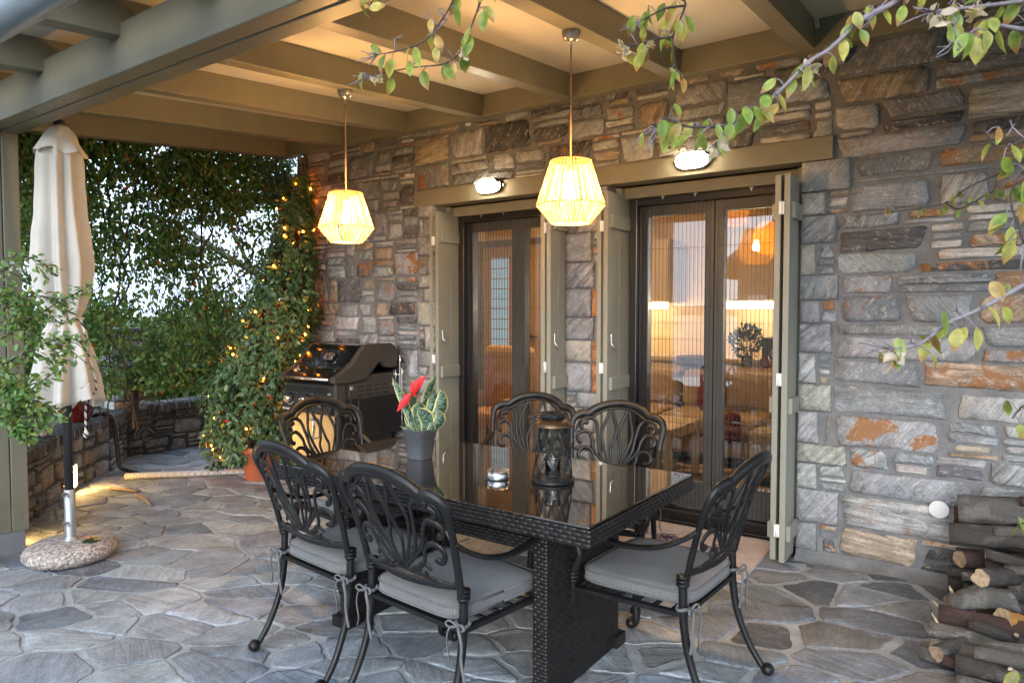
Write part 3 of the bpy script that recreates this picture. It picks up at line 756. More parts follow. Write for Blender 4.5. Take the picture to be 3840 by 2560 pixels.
dup(ch, (-1.05, -1.712, 0), R(86.5), 'black scrolled armchair standing alone at the table end nearest the firewood')
dup(ch, (-1.622, -1.10, 0), R(189), 'black scrolled armchair behind the lantern, backed by the stone pier between the doors')
dup(ch, (-2.205, -1.02, 0), R(193), 'black scrolled armchair on the far table side before the glazed door beside the barbecue')
dup(ch, (-2.835, -1.625, 0), R(-96), 'black scrolled armchair at the table end in front of the gas barbecue')

# ------------------------------------------------------------------ table
tb = thing('patio_table', 'rectangular black wicker patio table with dark glass top', 'table', (-1.83, -1.865, 0), R(-.95))
TX, TY = .82, .445
mb = MB(); mb.box((-TX, -TY, .7325), (TX, TY, .7405)); mb.build('glass_top', M_tabletop, tb, bevel=.002)
def weave(mb, fr, U, Vn, du, dv, bulge=.004):
    """basket weave of short bulging strands over a rectangle, fr(u,v,h)"""
    nu = max(1, int(U / du)); nv = max(1, int(Vn / dv)); du = U / nu; dv = Vn / nv
    for j in range(nv):
        for i in range(-1, nu):
            a = (i + (.5 if j % 2 else 0)) * du; b = a + du; a = max(a, 0); b = min(b, U)
            if b - a < du * .2: continue
            z0, z1 = j * dv + dv * .06, (j + 1) * dv - dv * .06; m = (z0 + z1) / 2
            rows = []
            for u, k in ((a, 0), (a + (b - a) * .18, .85), ((a + b) / 2, 1), (b - (b - a) * .18, .85), (b, 0)):
                rows.append(mb.add([fr(u, z0, -.001 + bulge * .35 * k), fr(u, m, bulge * k + .0005), fr(u, z1, -.001 + bulge * .35 * k)]))
            for q, w in zip(rows, rows[1:]):
                for k in (0, 1): mb.face([q + k, w + k, w + k + 1, q + k + 1], True)
mb = MB()
z0, z1 = .672, .732
mb.box((-TX - .004, -TY - .004, z0), (TX + .004, TY + .004, z1 - .004))
E_ = .006
weave(mb, lambda u, v, h: V((-TX - E_ + u, -TY - .004 - h, z0 + v)), 2 * TX + 2 * E_, .060, .034, .0125)
weave(mb, lambda u, v, h: V((TX + E_ - u, TY + .004 + h, z0 + v)), 2 * TX + 2 * E_, .060, .034, .0125)
weave(mb, lambda u, v, h: V((TX + .004 + h, -TY - E_ + u, z0 + v)), 2 * TY + 2 * E_, .060, .034, .0125)
weave(mb, lambda u, v, h: V((-TX - .004 - h, TY + E_ - u, z0 + v)), 2 * TY + 2 * E_, .060, .034, .0125)
mb.build('table_rim', M_wicker, tb)
for s in (1, -1):
    mb = MB(); xc = s * .53; a, b = xc - .03, xc + .03; y0, y1 = -.285, .285
    mb.box((a, y0, .0), (b, y1, .672)); mb.box((a - .02, y0 - .03, 0), (b + .02, y0 + .05, .05)); mb.box((a - .02, y1 - .05, 0), (b + .02, y1 + .03, .05))
    weave(mb, lambda u, v, h: V((b + h, y0 + u, .0 + v)), y1 - y0, .672, .036, .0135)
    weave(mb, lambda u, v, h: V((a - h, y1 - u, .0 + v)), y1 - y0, .672, .036, .0135)
    weave(mb, lambda u, v, h: V((a + u, y0 - h, .05 + v)), .06, .62, .03, .0135)
    weave(mb, lambda u, v, h: V((b - u, y1 + h, .05 + v)), .06, .62, .03, .0135)
    mb.build('pedestal', M_wicker, tb)
mb = MB()
for y in (-.27, .27):
    mb.box((-.5, y - .012, .55), (.5, y + .012, .60)); weave(mb, lambda u, v, h: V((-.5 + u, y - .012 - h, .55 + v)), 1.0, .05, .034, .0125)
for k in range(44):
    for y in (-.27,): mb.box((-.5 + k / 44, y + .0, .598), (-.5 + k / 44 + .009, y + .006, .672))
for k in range(3): mb.box((-.5, -.268, .612 + .02 * k), (.5, -.264, .620 + .02 * k))
mb.build('stretcher_panel', M_wicker, tb)
mb = MB(); 
for x, y in ((.77, -.40), (.77, .40), (-.77, -.4), (-.77, .4)): mb.lathe([(.014, .7406), (.014, .7412), (.009, .7414), (.009, .7408)], (x, y, 0), 16)
mb.build('glass_pad', pm('amber_pad', (.10, .06, .02), .3), tb)

# ------------------------------------------------------------------ things on the table
def ashtray():
    mb = MB(); c = V((-1.63, -1.965, .7405)); seg = 40
    pr = [(.044, .001), (.046, .004), (.046, .036), (.0425, .036), (.0425, .006), (0, .004)]
    b0 = len(mb.v)
    for i, (r_, z) in enumerate(pr):
        for k in range(seg):
            a = 2 * math.pi * k / seg; zz = z
            if z > .03 and (k % 13) in (3, 4): zz -= .011
            mb.v.append((r_ * math.cos(a), r_ * math.sin(a), zz))
    for i in range(len(pr) - 1):
        for k in range(seg): a = b0 + i * seg; mb.face([a + k, a + (k + 1) % seg, a + seg + (k + 1) % seg, a + seg + k], True)
    mb.face([b0 + k for k in range(seg)][::-1])
    o = mb.build('ashtray', M_steel, loc=c); tag(o, 'round brushed steel ashtray with notched rim on the dark table', 'ashtray')
ashtray()
def lantern():
    t = thing('table_lantern', 'black woven wire lantern with bronze cone lid on the table', 'lantern', (-1.425, -1.872, .7405))
    Mb = M_castiron; rad = lambda z: lerp(.088, .060, (z - .02) / .225)
    mb = MB(); mb.lathe([(0, .001), (.092, .001), (.0955, .004), (.0955, .009), (.092, .0105), (.0955, .013), (.0955, .017), (.091, .020), (.0, .020)], seg=40); mb.build('base', Mb, t)
    mb = MB()
    for sgn in (1, -1):
        for k in range(9):
            for q in range(5):
                a0 = 2 * math.pi * k / 9 + q * .05
                pts = []
                for j in range(11):
                    z = .019 + .228 * j / 10; ph = (j / 10) * 5 * math.pi + k * math.pi + (0 if sgn > 0 else math.pi)
                    a = a0 + sgn * j / 10 * 1.35; r_ = rad(z) + .0016 * sgn * math.sin(ph); pts.append((r_ * math.cos(a), r_ * math.sin(a), z))
                mb.tube(pts, .0011, 4, caps=False)
    mb.build('wire_basket', Mb, t)
    mb = MB(); mb.lathe([(.064, .243), (.064, .250), (.092, .246), (.0935, .2485), (.056, .277), (.052, .277), (.06, .252), (.064, .243)], seg=44); mb.build('cone_lid', pm('bronze_lid', (.10, .055, .028), .38, .7, var=.35, scale=25), t)
    mb = MB(); mb.lathe([(.052, .274), (.055, .274), (.055, .304), (.052, .304), (.052, .274)], seg=40); mb.build('collar', Mb, t)
    mb = MB(); pts = []
    for j in range(15):
        a = R(-40 + 180 + 12.857 * j); a = math.pi * (j / 14)
        pts.append(V((-.056 * math.cos(a) * 1.0, -.058 * 0 - .105 * math.sin(a), .295 - .016 * math.sin(a))))
    rot = Matrix.Rotation(R(-62), 3, 'Z'); mb.tube([rot @ p for p in pts], .0085, 4, .25, up=(0, 0, 1), ra=R(45))
    for p in (pts[0], pts[-1]): q = rot @ p; mb.lathe([(0, -.003), (.006, -.002), (.006, .002), (0, .003)], q, 10, M=Matrix.Rotation(R(90), 4, 'X'))
    mb.build('handle', Mb, t)
    mb = MB(); mb.lathe([(.030, .021), (.033, .03), (.033, .085), (.037, .09), (.037, .105), (.034, .105), (.030, .088), (.030, .03), (0, .026)], seg=28); mb.build('glass_cup', M_clear, t)
    mb = MB(); mb.lathe([(.0, .027), (.022, .027), (.022, .040), (.02, .041), (0, .040)], seg=24); mb.tube([(0, 0, .04), (0, 0, .047)], .001, 5); mb.build('tea_light', pm('candle_wax', (.8, .79, .76), .4, bump=0), t)
    t.scale = (.92, .92, .92)
lantern()
def snake_plant():
    t = thing('snake_plant', 'variegated snake plant with a red bloom in a square grey pot on the table', 'potted plant', (-2.165, -1.85, .7405))
    M = pm('grey_plastic_pot', (.10, .105, .115), .45, var=.12, scale=9, bump=.1)
    mb = MB(); sec = []
    def sq(w, z, rr=.28):
        out = []
        for k in range(32):
            a = 2 * math.pi * k / 32 + R(20); c, s = math.cos(a), math.sin(a); d = (abs(c) ** 5 + abs(s) ** 5) ** .2; out.append((w * c / d, w * s / d, z))
        return out
    for w, z in ((.046, .0), (.047, .004), (.060, .118), (.0635, .120), (.066, .140), (.068, .142), (.066, .143), (.0625, .139), (.058, .118), (.056, .115)): sec.append(mb.add(sq(w, z)))
    for a, b in zip(sec, sec[1:]):
        for k in range(32): mb.face([a + k, a + (k + 1) % 32, b + (k + 1) % 32, b + k], True)
    mb.face([sec[0] + k for k in range(32)][::-1]); mb.build('pot', M, t)
    mb = MB(); mb.grid(lambda u, v: V((-.042 + .084 * u, -.042 + .084 * v, .122 + .005 * noise.noise(V((u * 9, v * 9, 0))))), 10, 10); mb.build('soil', M_soil, t)
    # leaves: banded green blade with pale yellow edge
    nt = NT('snake_leaf'); uv = nt.n('UVMap', uv_map='UV').outputs[0]; sx = nt.n('SeparateXYZ', {0: uv}); u, v = sx.outputs[0], sx.outputs[1]
    nz = nt.noise(nt.mapping(uv, (2.2, 26, 1)), 1.0, 5, .65, .8); band = nt.smooth(nz, .44, .56)
    c = nt.mix(band, (.012, .045, .022), (.16, .25, .17)); e = nt.math('ABSOLUTE', nt.math('SUBTRACT', u, .5)); e = nt.math('ADD', e, nt.math('MULTIPLY', nt.math('SUBTRACT', nt.noise(nt.mapping(uv, (1, 7, 1)), 1.0, 2), .5), .1))
    c = nt.mix(nt.smooth(e, .37, .41), c, (.52, .50, .20))
    p = nt.n('BsdfPrincipled', {'Base Color': c, 'Roughness': .38}); tr = nt.n('BsdfTranslucent', {'Color': c}); ML = nt.done(nt.n('MixShader', {0: .15, 1: p.outputs[0], 2: tr.outputs[0]}))
    # photo plane: x' to the right of the view, d' away from it
    rx = V((.823, .567, 0)); rd = V((-.567, .823, 0))
    def P(a, d, z): return rx * a + rd * d + V((0, 0, z))
    B = [((-.02, -.012, .125), (-.055, -.01, .24), (-.105, -.005, .345), .017, .25), ((-.012, .02, .125), (-.03, .02, .23), (.005, .025, .31), .021, .4), ((-.005, .022, .12), (.03, .03, .26), (.062, .03, .348), .022, .5),
         ((.0, .01, .12), (-.012, .0, .2), (.085, .0, .325), .012, 1.2), ((.012, .0, .12), (.0, -.005, .20), (.005, -.02, .245), .030, .1), ((.03, -.02, .122), (.03, -.025, .18), (-.006, -.035, .225), .029, .0),
         ((.03, .012, .12), (.05, .012, .23), (.055, .012, .295), .024, .1), ((.04, .0, .12), (.085, .0, .22), (.085, .0, .298), .028, .2), ((.045, -.015, .12), (.08, -.01, .17), (.07, -.01, .215), .024, .2),
         ((-.02, -.02, .122), (-.045, -.02, .145), (-.075, -.02, .15), .011, .3), ((-.02, .0, .12), (-.045, .0, .17), (-.043, .0, .2), .012, .6), ((.045, .02, .12), (.075, .03, .24), (.075, .03, .3), .016, .9), ((.042, -.03, .122), (.05, -.032, .14), (.046, -.03, .17), .016, .1)]
    G_ = lambda p: (p[0] * 1.22, p[1] * 1.22, .12 + (p[2] - .12) * 1.18)
    for a, b, c_, w, tw in B:
        b, c_, w = G_(b), G_(c_), w * 1.22
        mb = MB(); pts = crom([P(*a), P(*b), P(*c_)], 9); n = len(pts); rows = []
        vu = []
        for i, p_ in enumerate(pts):
            s = i / (n - 1); d = (pts[min(i + 1, n - 1)] - pts[max(i - 1, 0)]).normalized(); ang = tw * 1.1 + .35 * s
            wd = (rx * math.cos(ang) + rd * math.sin(ang)); wd = (wd - d * wd.dot(d)).normalized(); nm = d.cross(wd)
            ww = w * (.55 + .45 * math.sin(min(1, s / .55) * math.pi / 2)) * (1 if s < .55 else math.cos((s - .55) / .45 * math.pi / 2) ** 1.3 + .001)
            rows.append(mb.add([p_ + wd * (ww * k) + nm * (ww * .45 * k * k) for k in (-1, -.5, 0, .5, 1)])); vu.append(s)
        for i in range(n - 1):
            for k in range(4): mb.face([rows[i] + k, rows[i] + k + 1, rows[i + 1] + k + 1, rows[i + 1] + k], True, 0, None, [(k / 4, vu[i] + tw), ((k + 1) / 4, vu[i] + tw), ((k + 1) / 4, vu[i + 1] + tw), (k / 4, vu[i + 1] + tw)])
        mb.build('leaf', ML, t)
    mb = MB(); cc = P(-.036, -.03, .305); ax = (P(.062, -.03, .40) - P(-.062, -.03, .252)).normalized(); nn = P(-.4, -.85, .15).normalized()
    sd = ax.cross(nn).normalized(); red = (.55, .008, .012)
    for k, (a, L) in enumerate(((.05, .085), (.6, .05), (1.3, .035), (2.4, .045), (3.05, .075), (3.5, .05), (4.2, .035), (5.3, .045), (5.9, .07), (.35, .06))):
        d = (ax * math.cos(a) + sd * math.sin(a) * .42 + nn * .16).normalized(); L *= 1.15 + .25 * abs(math.cos(a)); mb.leaf(cc, d, nn, L, L * .36, jit(red, rnd, .12), .25, .12)
    for k in range(7): mb.lathe([(0, -.003), (.003, 0), (0, .003)], cc + nn * .01 + rv(rnd, .006), 6, col=(.5, .32, .03))
    mb.tube(crom([P(0, 0, .12), P(-.02, 0, .22), cc], 4), .002, 5, col=(.08, .12, .03))
    mb.build('red_flower', leafmat('red_petal', .12, .5), t)
snake_plant()

# ------------------------------------------------------------------ pendant lamps
def cordmat():
    t = NT('jute_cord'); co = t.n('TexCoord').outputs['Object']; n = t.noise(t.mapping(co, (60, 60, 5)), 1.0, 4, .6)
    c = t.mix(n, (.46, .28, .11), (.70, .50, .26)); d = t.n('BsdfDiffuse', {'Color': c}); tr = t.n('BsdfTranslucent', {'Color': t.mix(n, (.30, .13, .03), (.6, .36, .13))})
    return t.done(t.n('MixShader', {0: .16, 1: d.outputs[0], 2: tr.outputs[0]}))
M_jute = cordmat()
M_bulb = emit('warm_bulb', (1.0, .55, .18), 700)
M_canopy = pm('mottled_pewter', (.40, .36, .30), .28, .75, var=.35, scale=26, bump=.08)
def pendant(x, y, zt, label):
    t = thing('pendant_lamp', label, 'lamp', (x, y, zt), 0, 'jute pendant lamps under the pergola'); D_ = lambda z: z - zt
    mb = MB(); mb.lathe([(.046, -.001), (.046, -.008), (.043, -.024), (.034, -.042), (.02, -.052), (.007, -.055), (.007, -.075), (0, -.076)], seg=28); mb.build('canopy', M_canopy, t)
    zc = D_(2.145); mb = MB(); mb.tube([(0, 0, -.07), (0, 0, zc - .05)], .0045, 8); mb.build('cord', pm('tan_cord', (.42, .27, .14), .8), t)
    z0, z1, z2 = D_(2.147), D_(1.936), D_(1.852); r0, r1, r2 = .098, .166, .098
    mb = MB(); N = 96; r = random.Random(9)
    for a, b, ra, rb, inn in ((z0, z1, r0, r1, 0), (z1, z2, r1, r2, 0)):
        for k in range(N):
            th = 2 * math.pi * (k + r.uniform(-.3, .3)) / N; th2 = th + r.uniform(-.012, .012); w = r.uniform(.0018, .0032)
            p = []
            for s in (0, .5, 1):
                rr = lerp(ra, rb, s) + r.uniform(-.0012, .0012); tt = lerp(th, th2, s); c, sn = math.cos(tt), math.sin(tt); ww = w * rr / .13
                p += [(rr * c - ww * -sn, rr * sn - ww * c, lerp(a, b, s)), (rr * c + ww * -sn, rr * sn + ww * c, lerp(a, b, s))]
            q = mb.add(p); mb.face([q, q + 1, q + 3, q + 2]); mb.face([q + 2, q + 3, q + 5, q + 4])
    sh = mb.build('lamp_shade', M_jute, t)
    mb = MB(); W = lambda rr, z: [(rr * math.cos(R(10 * k)), rr * math.sin(R(10 * k)), z) for k in range(37)]
    for rr, z in ((r0, z0), (r1, z1), (r2, z2)): mb.tube(W(rr, z), .0028, 6)
    for k in range(4):
        a = R(35 + 90 * k); mb.tube([(q * math.cos(a), q * math.sin(a), z) for q, z in ((r0, z0), (r1, z1), (r2, z2))], .0022, 5)
    for k in range(3): a = R(120 * k); mb.tube([(r0 * math.cos(a), r0 * math.sin(a), z0), (0, 0, z0 - .004)], .002, 5)
    mb.build('wire_frame', M_jute, t)
    mb = MB(); mb.tube([(0, 0, z0), (0, 0, z0 - .075)], .018, 14); mb.build('lamp_holder', M_white, t)
    mb = MB(); mb.lathe([(.0, .062), (.013, .058), (.015, .035), (.026, .018), (.031, 0), (.027, -.018), (.015, -.03), (0, -.034)], (0, 0, D_(1.995)), 20); mb.build('bulb', M_bulb, t)
pendant(-3.197, -1.362, zr(-1.362), 'lit jute pendant lamp hanging furthest from the firewood, towards the barbecue')
pendant(-1.648, -1.343, zr(-1.343), 'lit jute pendant lamp hanging in front of the stone pier between the doors')

# ------------------------------------------------------------------ bulkhead lamps on the lintel
M_lens = emit('lit_lens', (1.0, .83, .58), 30)
def bulkhead(x, z, label):
    t = thing('bulkhead_lamp', label, 'wall lamp', (x, -.03, z), 0, 'bulkhead lamps on the lintel')
    def ov(a, w, h): c, s = math.cos(a), math.sin(a); return (w * math.copysign(abs(c) ** .6, c), h * math.copysign(abs(s) ** .75, s))
    mb = MB(); rows = []
    for k, d in ((1.0, .0), (1.0, .022), (.93, .03)): rows.append(mb.add([(ov(2 * math.pi * i / 36, .112, .055)[0] * k, -d, ov(2 * math.pi * i / 36, .112, .055)[1] * k) for i in range(36)]))
    for a, b in zip(rows, rows[1:]):
        for i in range(36): mb.face([a + i, a + (i + 1) % 36, b + (i + 1) % 36, b + i], True)
    mb.face([rows[-1] + i for i in range(36)])
    for s in (-1, 1): mb.tube([(s * .118, -.004, 0), (s * .118, -.016, 0)], .011, 10)
    mb.build('back_plate', M_darkframe, t)
    mb = MB(); rows = []
    for k, d in ((.9, .03), (.9, .05), (.78, .07), (.5, .082), (.01, .086)): rows.append(mb.add([(ov(2 * math.pi * i / 36, .112, .055)[0] * k, -d, ov(2 * math.pi * i / 36, .112, .055)[1] * k) for i in range(36)]))
    for a, b in zip(rows, rows[1:]):
        for i in range(36): mb.face([a + i, a + (i + 1) % 36, b + (i + 1) % 36, b + i], True)
    mb.build('lens', M_lens, t)
    mb = MB(); rows = []
    for d, k in ((.028, 1.02), (.06, 1.02), (.088, .9)): rows.append(mb.add([(ov(R(8 + 164 * i / 20), .112, .057)[0] * k, -d, ov(R(8 + 164 * i / 20), .112, .057)[1] * k + .002) for i in range(21)]))
    for a, b in zip(rows, rows[1:]):
        for i in range(20):
            if 5 < i < 9 or 10 < i < 14:
                if a == rows[1]: continue
            mb.face([a + i, a + i + 1, b + i + 1, b + i], True)
    mb.build('hood', M_darkframe, t)
bulkhead(-3.085, 2.372, 'lit oval bulkhead lamp on the lintel over the glazed door beside the barbecue')
bulkhead(-1.515, 2.368, 'lit oval bulkhead lamp on the lintel over the glazed door nearest the firewood')

# ------------------------------------------------------------------ wall fittings
mb = MB(); mb.lathe([(.046, 0), (.046, .006), (.0445, .0075), (0, .0076)], (-.172, -.022, .39), 40, smooth=False, M=Matrix.Rotation(R(90), 4, 'X'))
tag(mb.build('vent_cover', M_white), 'round white plate low on the stone wall above the firewood', 'cover plate')
jb = thing('junction_box', 'beige junction box under the ledger beam beside the corner of the lintel', 'electrical box', (-.718, -.03, 2.862))
mb = MB(); mb.box((-.05, -.05, -.065), (.05, .02, .065)); mb.build('box_body', pm('beige_plastic', (.42, .36, .30), .45, bump=.03), jb, bevel=.005)
mb = MB()
for k in range(2): mb.tube(crom([(-.03 - .012 * k, -.03, .06), (-.06 - .012 * k, -.05, .1), (-.075 - .012 * k, -.075, .16), (-.078 - .01 * k, -.08, .30)], 5), .005, 7)
mb.build('cable', pm('white_cable', (.6, .57, .52), .5), jb)
mb = MB(); mb.tube([(-5.245, -.06, -.02), (-5.245, -.06, 2.86)], .038, 16)
dp = mb.build('drain_pipe', M_galv); tag(dp, 'grey metal drain pipe on the house corner behind the climbing plant', 'drain pipe')
mb = MB()
for z in (.5, 1.5, 2.5): mb.lathe([(.041, -.015), (.043, -.012), (.043, .012), (.041, .015)], (-5.245, -.06, z), 18); mb.box((-5.255, -.03, z - .01), (-5.235, .01, z + .01))
mb.build('pipe_clip', M_galv, dp)
# ------------------------------------------------------------------ gas barbecue
def text_obj(s, size, M, mat, parent, name='lettering', ext=.0006, align='CENTER', sx=1.0):
    cu = bpy.data.curves.new('txt', 'FONT'); cu.body = s; cu.size = size; cu.extrude = ext; cu.align_x = align; cu.align_y = 'CENTER'
    to = bpy.data.objects.new('txt', cu); C.objects.link(to); bpy.context.view_layer.update()
    me = bpy.data.meshes.new_from_object(to.evaluated_get(bpy.context.evaluated_depsgraph_get())); bpy.data.objects.remove(to)
    me.transform(M @ Matrix.Diagonal((sx, 1, 1, 1))); me.materials.clear(); me.materials.append(mat); me.name = name
    o = bpy.data.objects.new(name, me); C.objects.link(o); o.parent = parent; return o
def barbecue():
    t = thing('gas_barbecue', 'black gas barbecue on a cabinet with closed lid and folded side shelf against the wall', 'barbecue', (-4.34, -.42, 0)); o = V((-4.34, -.42, 0))
    X0, X1 = -.275, .275
    M_lid = pm('gloss_black_enamel', (.006, .006, .007), .12, var=.2, bump=.01, coat=.6); M_side = pm('charcoal_casting', (.060, .052, .045), .42, .3, var=.12, bump=.15, bs=200)
    M_pan = pm('black_panel', (.024, .024, .026), .4, .2, var=.15, bump=.05); M_ss = pm('brushed_door', (.34, .31, .28), .42, 1.0, var=.06, scale=30, bump=.02, stretch=(1, 1, .05))
    side = [(-.341, .888), (-.341, .937), (-.30, .948), (-.172, 1.02), (-.075, 1.125), (-.045, 1.155), (-.0, 1.176), (.26, 1.176), (.305, 1.155), (.335, 1.11), (.345, 1.07), (.325, .985), (.29, .972), (.21, .977), (.175, .995), (.145, 1.024), (.12, 1.02), (.07, .975), (.0, .914), (-.03, .902), (-.217, .878)]
    mb = MB()
    for x0, x1 in ((X1, X1 + .052), (X0 - .052, X0)): mb = MB(); mb.prism(side, lambda u, v, h: (h, u, v), x0, x1); mb.build('lid_side', M_side, t, bevel=.008)
    mb = MB(); pr = [(-.325, .93), (-.262, .97), (-.22, .985), (-.20, 1.0), (-.13, 1.075), (-.06, 1.15), (-.01, 1.168), (.25, 1.168), (.31, 1.14), (.335, 1.07), (.33, .93)]
    pp = crom([(0, a, b) for a, b in pr], 4); a = mb.add([(X0 - .002, p.y, p.z) for p in pp]); b = mb.add([(X1 + .002, p.y, p.z) for p in pp])
    for i in range(len(pp) - 1): mb.face([a + i, b + i, b + i + 1, a + i + 1], True)
    lid = mb.build('lid', M_lid, t)
    mb = MB(); mb.tube([(X0 - .04, -.352, .915), (X1 - .0, -.352, .915)], .0125, 14); mb.build('lid_handle', M_steel, t)
    # thermometer on the sloping face
    N = V((0, -.72, .69)).normalized(); U = V((1, 0, 0)); W = U.cross(N) * -1; cen = V((.055, -.150, 1.075))
    fr = Matrix((U, V((0, .69, .72)), N)).transposed().to_4x4(); fr.translation = cen
    mb = MB(); oc = [(-.05, -.022), (-.035, -.036), (.035, -.036), (.05, -.022), (.05, .022), (.035, .036), (-.035, .036), (-.05, .022)]
    mb.prism(oc, lambda u, v, h: fr @ V((u, v, h)), -.004, .016); th = mb.build('thermometer', M_steel, t, bevel=.004)
    mb = MB(); mb.lathe([(.027, .0162), (.027, .0185), (0, .0185)], seg=26, M=fr, c=(0, 0, 0)); mb.build('dial', M_black, th)
    mb = MB(); mb.box((-.0012, -.002, .0188), (.0012, .022, .0195), fr @ Matrix.Rotation(R(-40), 4, 'Z'))
    for k in range(12): mb.box((-.0006, .021, .0188), (.0006, .025, .0193), fr @ Matrix.Rotation(R(-150 + 27 * k), 4, 'Z'))
    mb.build('needle', M_white, th)
    # badge with maker's name
    N2 = V((0, -.55, .84)).normalized(); f2 = Matrix((V((1, 0, 0)), V((0, .84, .55)), N2)).transposed().to_4x4(); f2.translation = V((-.185, -.272, .968))
    f2 = Matrix.Translation((-.185, -.278, .972)) @ Matrix.Rotation(R(52), 4, 'X')
    mb = MB(); rr = [(-.036, -.012), (.036, -.012), (.041, 0), (.036, .010), (.017, .011), (.013, .019), (0, .024), (-.013, .019), (-.017, .011), (-.036, .010), (-.041, 0)]
    mb.prism(rr, lambda u, v, h: f2 @ V((u, v, h)), 0, .003); bd = mb.build('badge', M_steel, t)
    mb = MB(); mb.prism([(u * .9, v * .86 + .0005) for u, v in rr], lambda u, v, h: f2 @ V((u, v, h)), .0028, .0036); mb.build('badge_field', M_black, bd)
    text_obj('NAPOLEON', .0145, f2 @ Matrix.Translation((0, -.001, .0042)), M_white, bd)
    mb = MB(); mb.prism([(0, .019), (.004, .013), (.0035, .0085), (0, .0065), (-.0035, .0085), (-.003, .012), (-.0008, .014)], lambda u, v, h: f2 @ V((u, v, h)), .0036, .0042); mb.build('flame_mark', M_white, bd)
    # control panel leaning back
    mb = MB()
    P = [(-.27, .875), (-.30, .862), (-.315, .78), (-.345, .675), (-.335, .645), (-.25, .645), (-.2, .875)]
    mb.prism(P, lambda u, v, h: (h, u, v), X0 - .03, X1 - .0); mb.build('control_panel', M_pan, t, bevel=.004)
    pf = lambda z: lerp(-.315, -.345, (.78 - z) / .105)
    mb = MB()
    for k in range(28):
        x = X0 + .0 + k * .0185; s = 1 if k < 14 else -1; M = Matrix.Translation((x, -.309, .822)) @ Matrix.Rotation(R(22 * s), 4, 'Y') @ Matrix.Rotation(R(-10), 4, 'X')
        mb.box((-.0042, -.002, -.024), (.0042, .002, .024), M)
    mb.build('vent_slots', M_rubber, t)
    for x in (-.21, -.018, .17):
        mb = MB(); M = Matrix.Rotation(R(90 + 14), 4, 'X')
        mb.lathe([(.036, 0), (.036, .018), (.033, .022), (.030, .022), (.030, .05), (.027, .054)], (x, pf(.755) + .003, .752), 26, M=M); kb = mb.build('knob', M_black, t)
        mb = MB(); mb.lathe([(.0305, .022), (.0312, .036), (.0285, .056), (.0225, .056), (.021, .052), (.019, .056), (0, .058)], (x, pf(.755) + .003, .752), 26, M=M); mb.build('knob_cap', M_steel, kb)
        mb = MB(); mb.tube([V((x + .044 * math.cos(a), pf(.75 - .044 * math.sin(a) * 1) - .002, .742 - .044 * math.sin(a))) for a in [R(30 + 12 * k) for k in range(11)]], .0022, 5); mb.lathe([(0, -.003), (.004, 0), (0, .003)], (x + .055, pf(.79) - .003, .793), 8); mb.build('dial_mark', M_white, kb)
    f3 = Matrix.Translation((-.243, -.346, .662)) @ Matrix.Rotation(R(74), 4, 'X'); text_obj('ROGUE', .021, f3, M_white, t, 'lettering', align='CENTER', sx=1.25)
    f4 = Matrix.Translation((.245, -.322, .80)) @ Matrix.Rotation(R(74), 4, 'X')
    mb = MB(); mb.prism([(u * .55, v * .55) for u, v in rr], lambda u, v, h: f4 @ V((u, v, h)), 0, .0015); mb.build('panel_badge', M_steel, t)
    # firebox, side plates with slots, cart
    mb = MB(); mb.box((X0 - .03, -.2, .62), (X1 + .02, .32, .93)); mb.box((X1 + .002, -.31, .63), (X1 + .035, -.215, .88)); mb.build('firebox', M_side, t, bevel=.006)
    mb = MB(); mb.box((X1 + .02, -.19, .745), (X1 + .045, .318, .872)); sp = mb.build('side_plate', M_side, t, bevel=.003)
    mb = MB()
    for i in range(4):
        for j in range(3): mb.box((X1 + .0445, -.10 + .088 * i, .772 + .034 * j), (X1 + .0462, -.10 + .088 * i + .058, .782 + .034 * j))
    mb.build('slots', M_rubber, sp)
    mb = MB(); 
    for y in (-.165, .29): mb.lathe([(.018, 0), (.018, .004), (.008, .006), (0, .006)], (X1 + .045, y, .835), 16, M=Matrix.Rotation(R(90), 4, 'Y'))
    mb.build('screw', M_galv, sp)
    mb = MB(); mb.box((X1 + .05, -.13, .445), (X1 + .085, .36, .755)); mb.box((X1 + .03, -.20, .60), (X1 + .075, -.128, .762)); sh = mb.build('folded_shelf', pm('matt_black_shelf', (.004, .004, .004), .55, bump=.02), t, bevel=.006)
    mb = MB()
    for k in range(4): mb.box((X1 + .062, -.06 + .095 * k, .7545), (X1 + .074, -.0 + .095 * k, .757))
    mb.build('hook_slot', M_side, sh)
    mb = MB(); mb.box((X0 - .01, -.26, .09), (X1 + .005, .30, .64)); mb.box((X0 - .03, -.29, .05), (X1 + .03, .32, .09)); mb.box((X1 - .02, -.27, .09), (X1 + .02, -.235, .64)); mb.box((X0 - .025, -.27, .09), (X0 + .015, -.235, .64)); mb.build('cabinet', M_pan, t, bevel=.005)
    for a, b in ((X0 + .018, -.003), (.003, X1 - .023)):
        mb = MB(); mb.box((a, -.279, .10), (b, -.259, .632)); dr = mb.build('cabinet_door', M_ss, t, bevel=.004)
        mb = MB(); x = (b - .03) if a < 0 else a + .03; mb.tube(crom([(x, -.279, .58), (x, -.305, .57), (x, -.305, .45), (x, -.279, .44)], 4), .007, 8); mb.build('door_handle', M_steel, dr)
    for x in (X0, X1):
        for y in (-.24, .27): mb = MB(); mb.lathe([(.0, -.012), (.022, -.012), (.025, 0), (.022, .012), (0, .012)], (x, y, .026), 14, M=Matrix.Rotation(R(90), 4, 'Y')); mb.box((x - .014, y - .012, .02), (x + .014, y + .012, .055)); mb.build('castor', M_rubber, t)
barbecue()
rk = thing('rack_tools', 'steel rods of a warming rack standing upright behind the barbecue', 'barbecue rack', (-4.0, -.075, .45))
mb = MB()
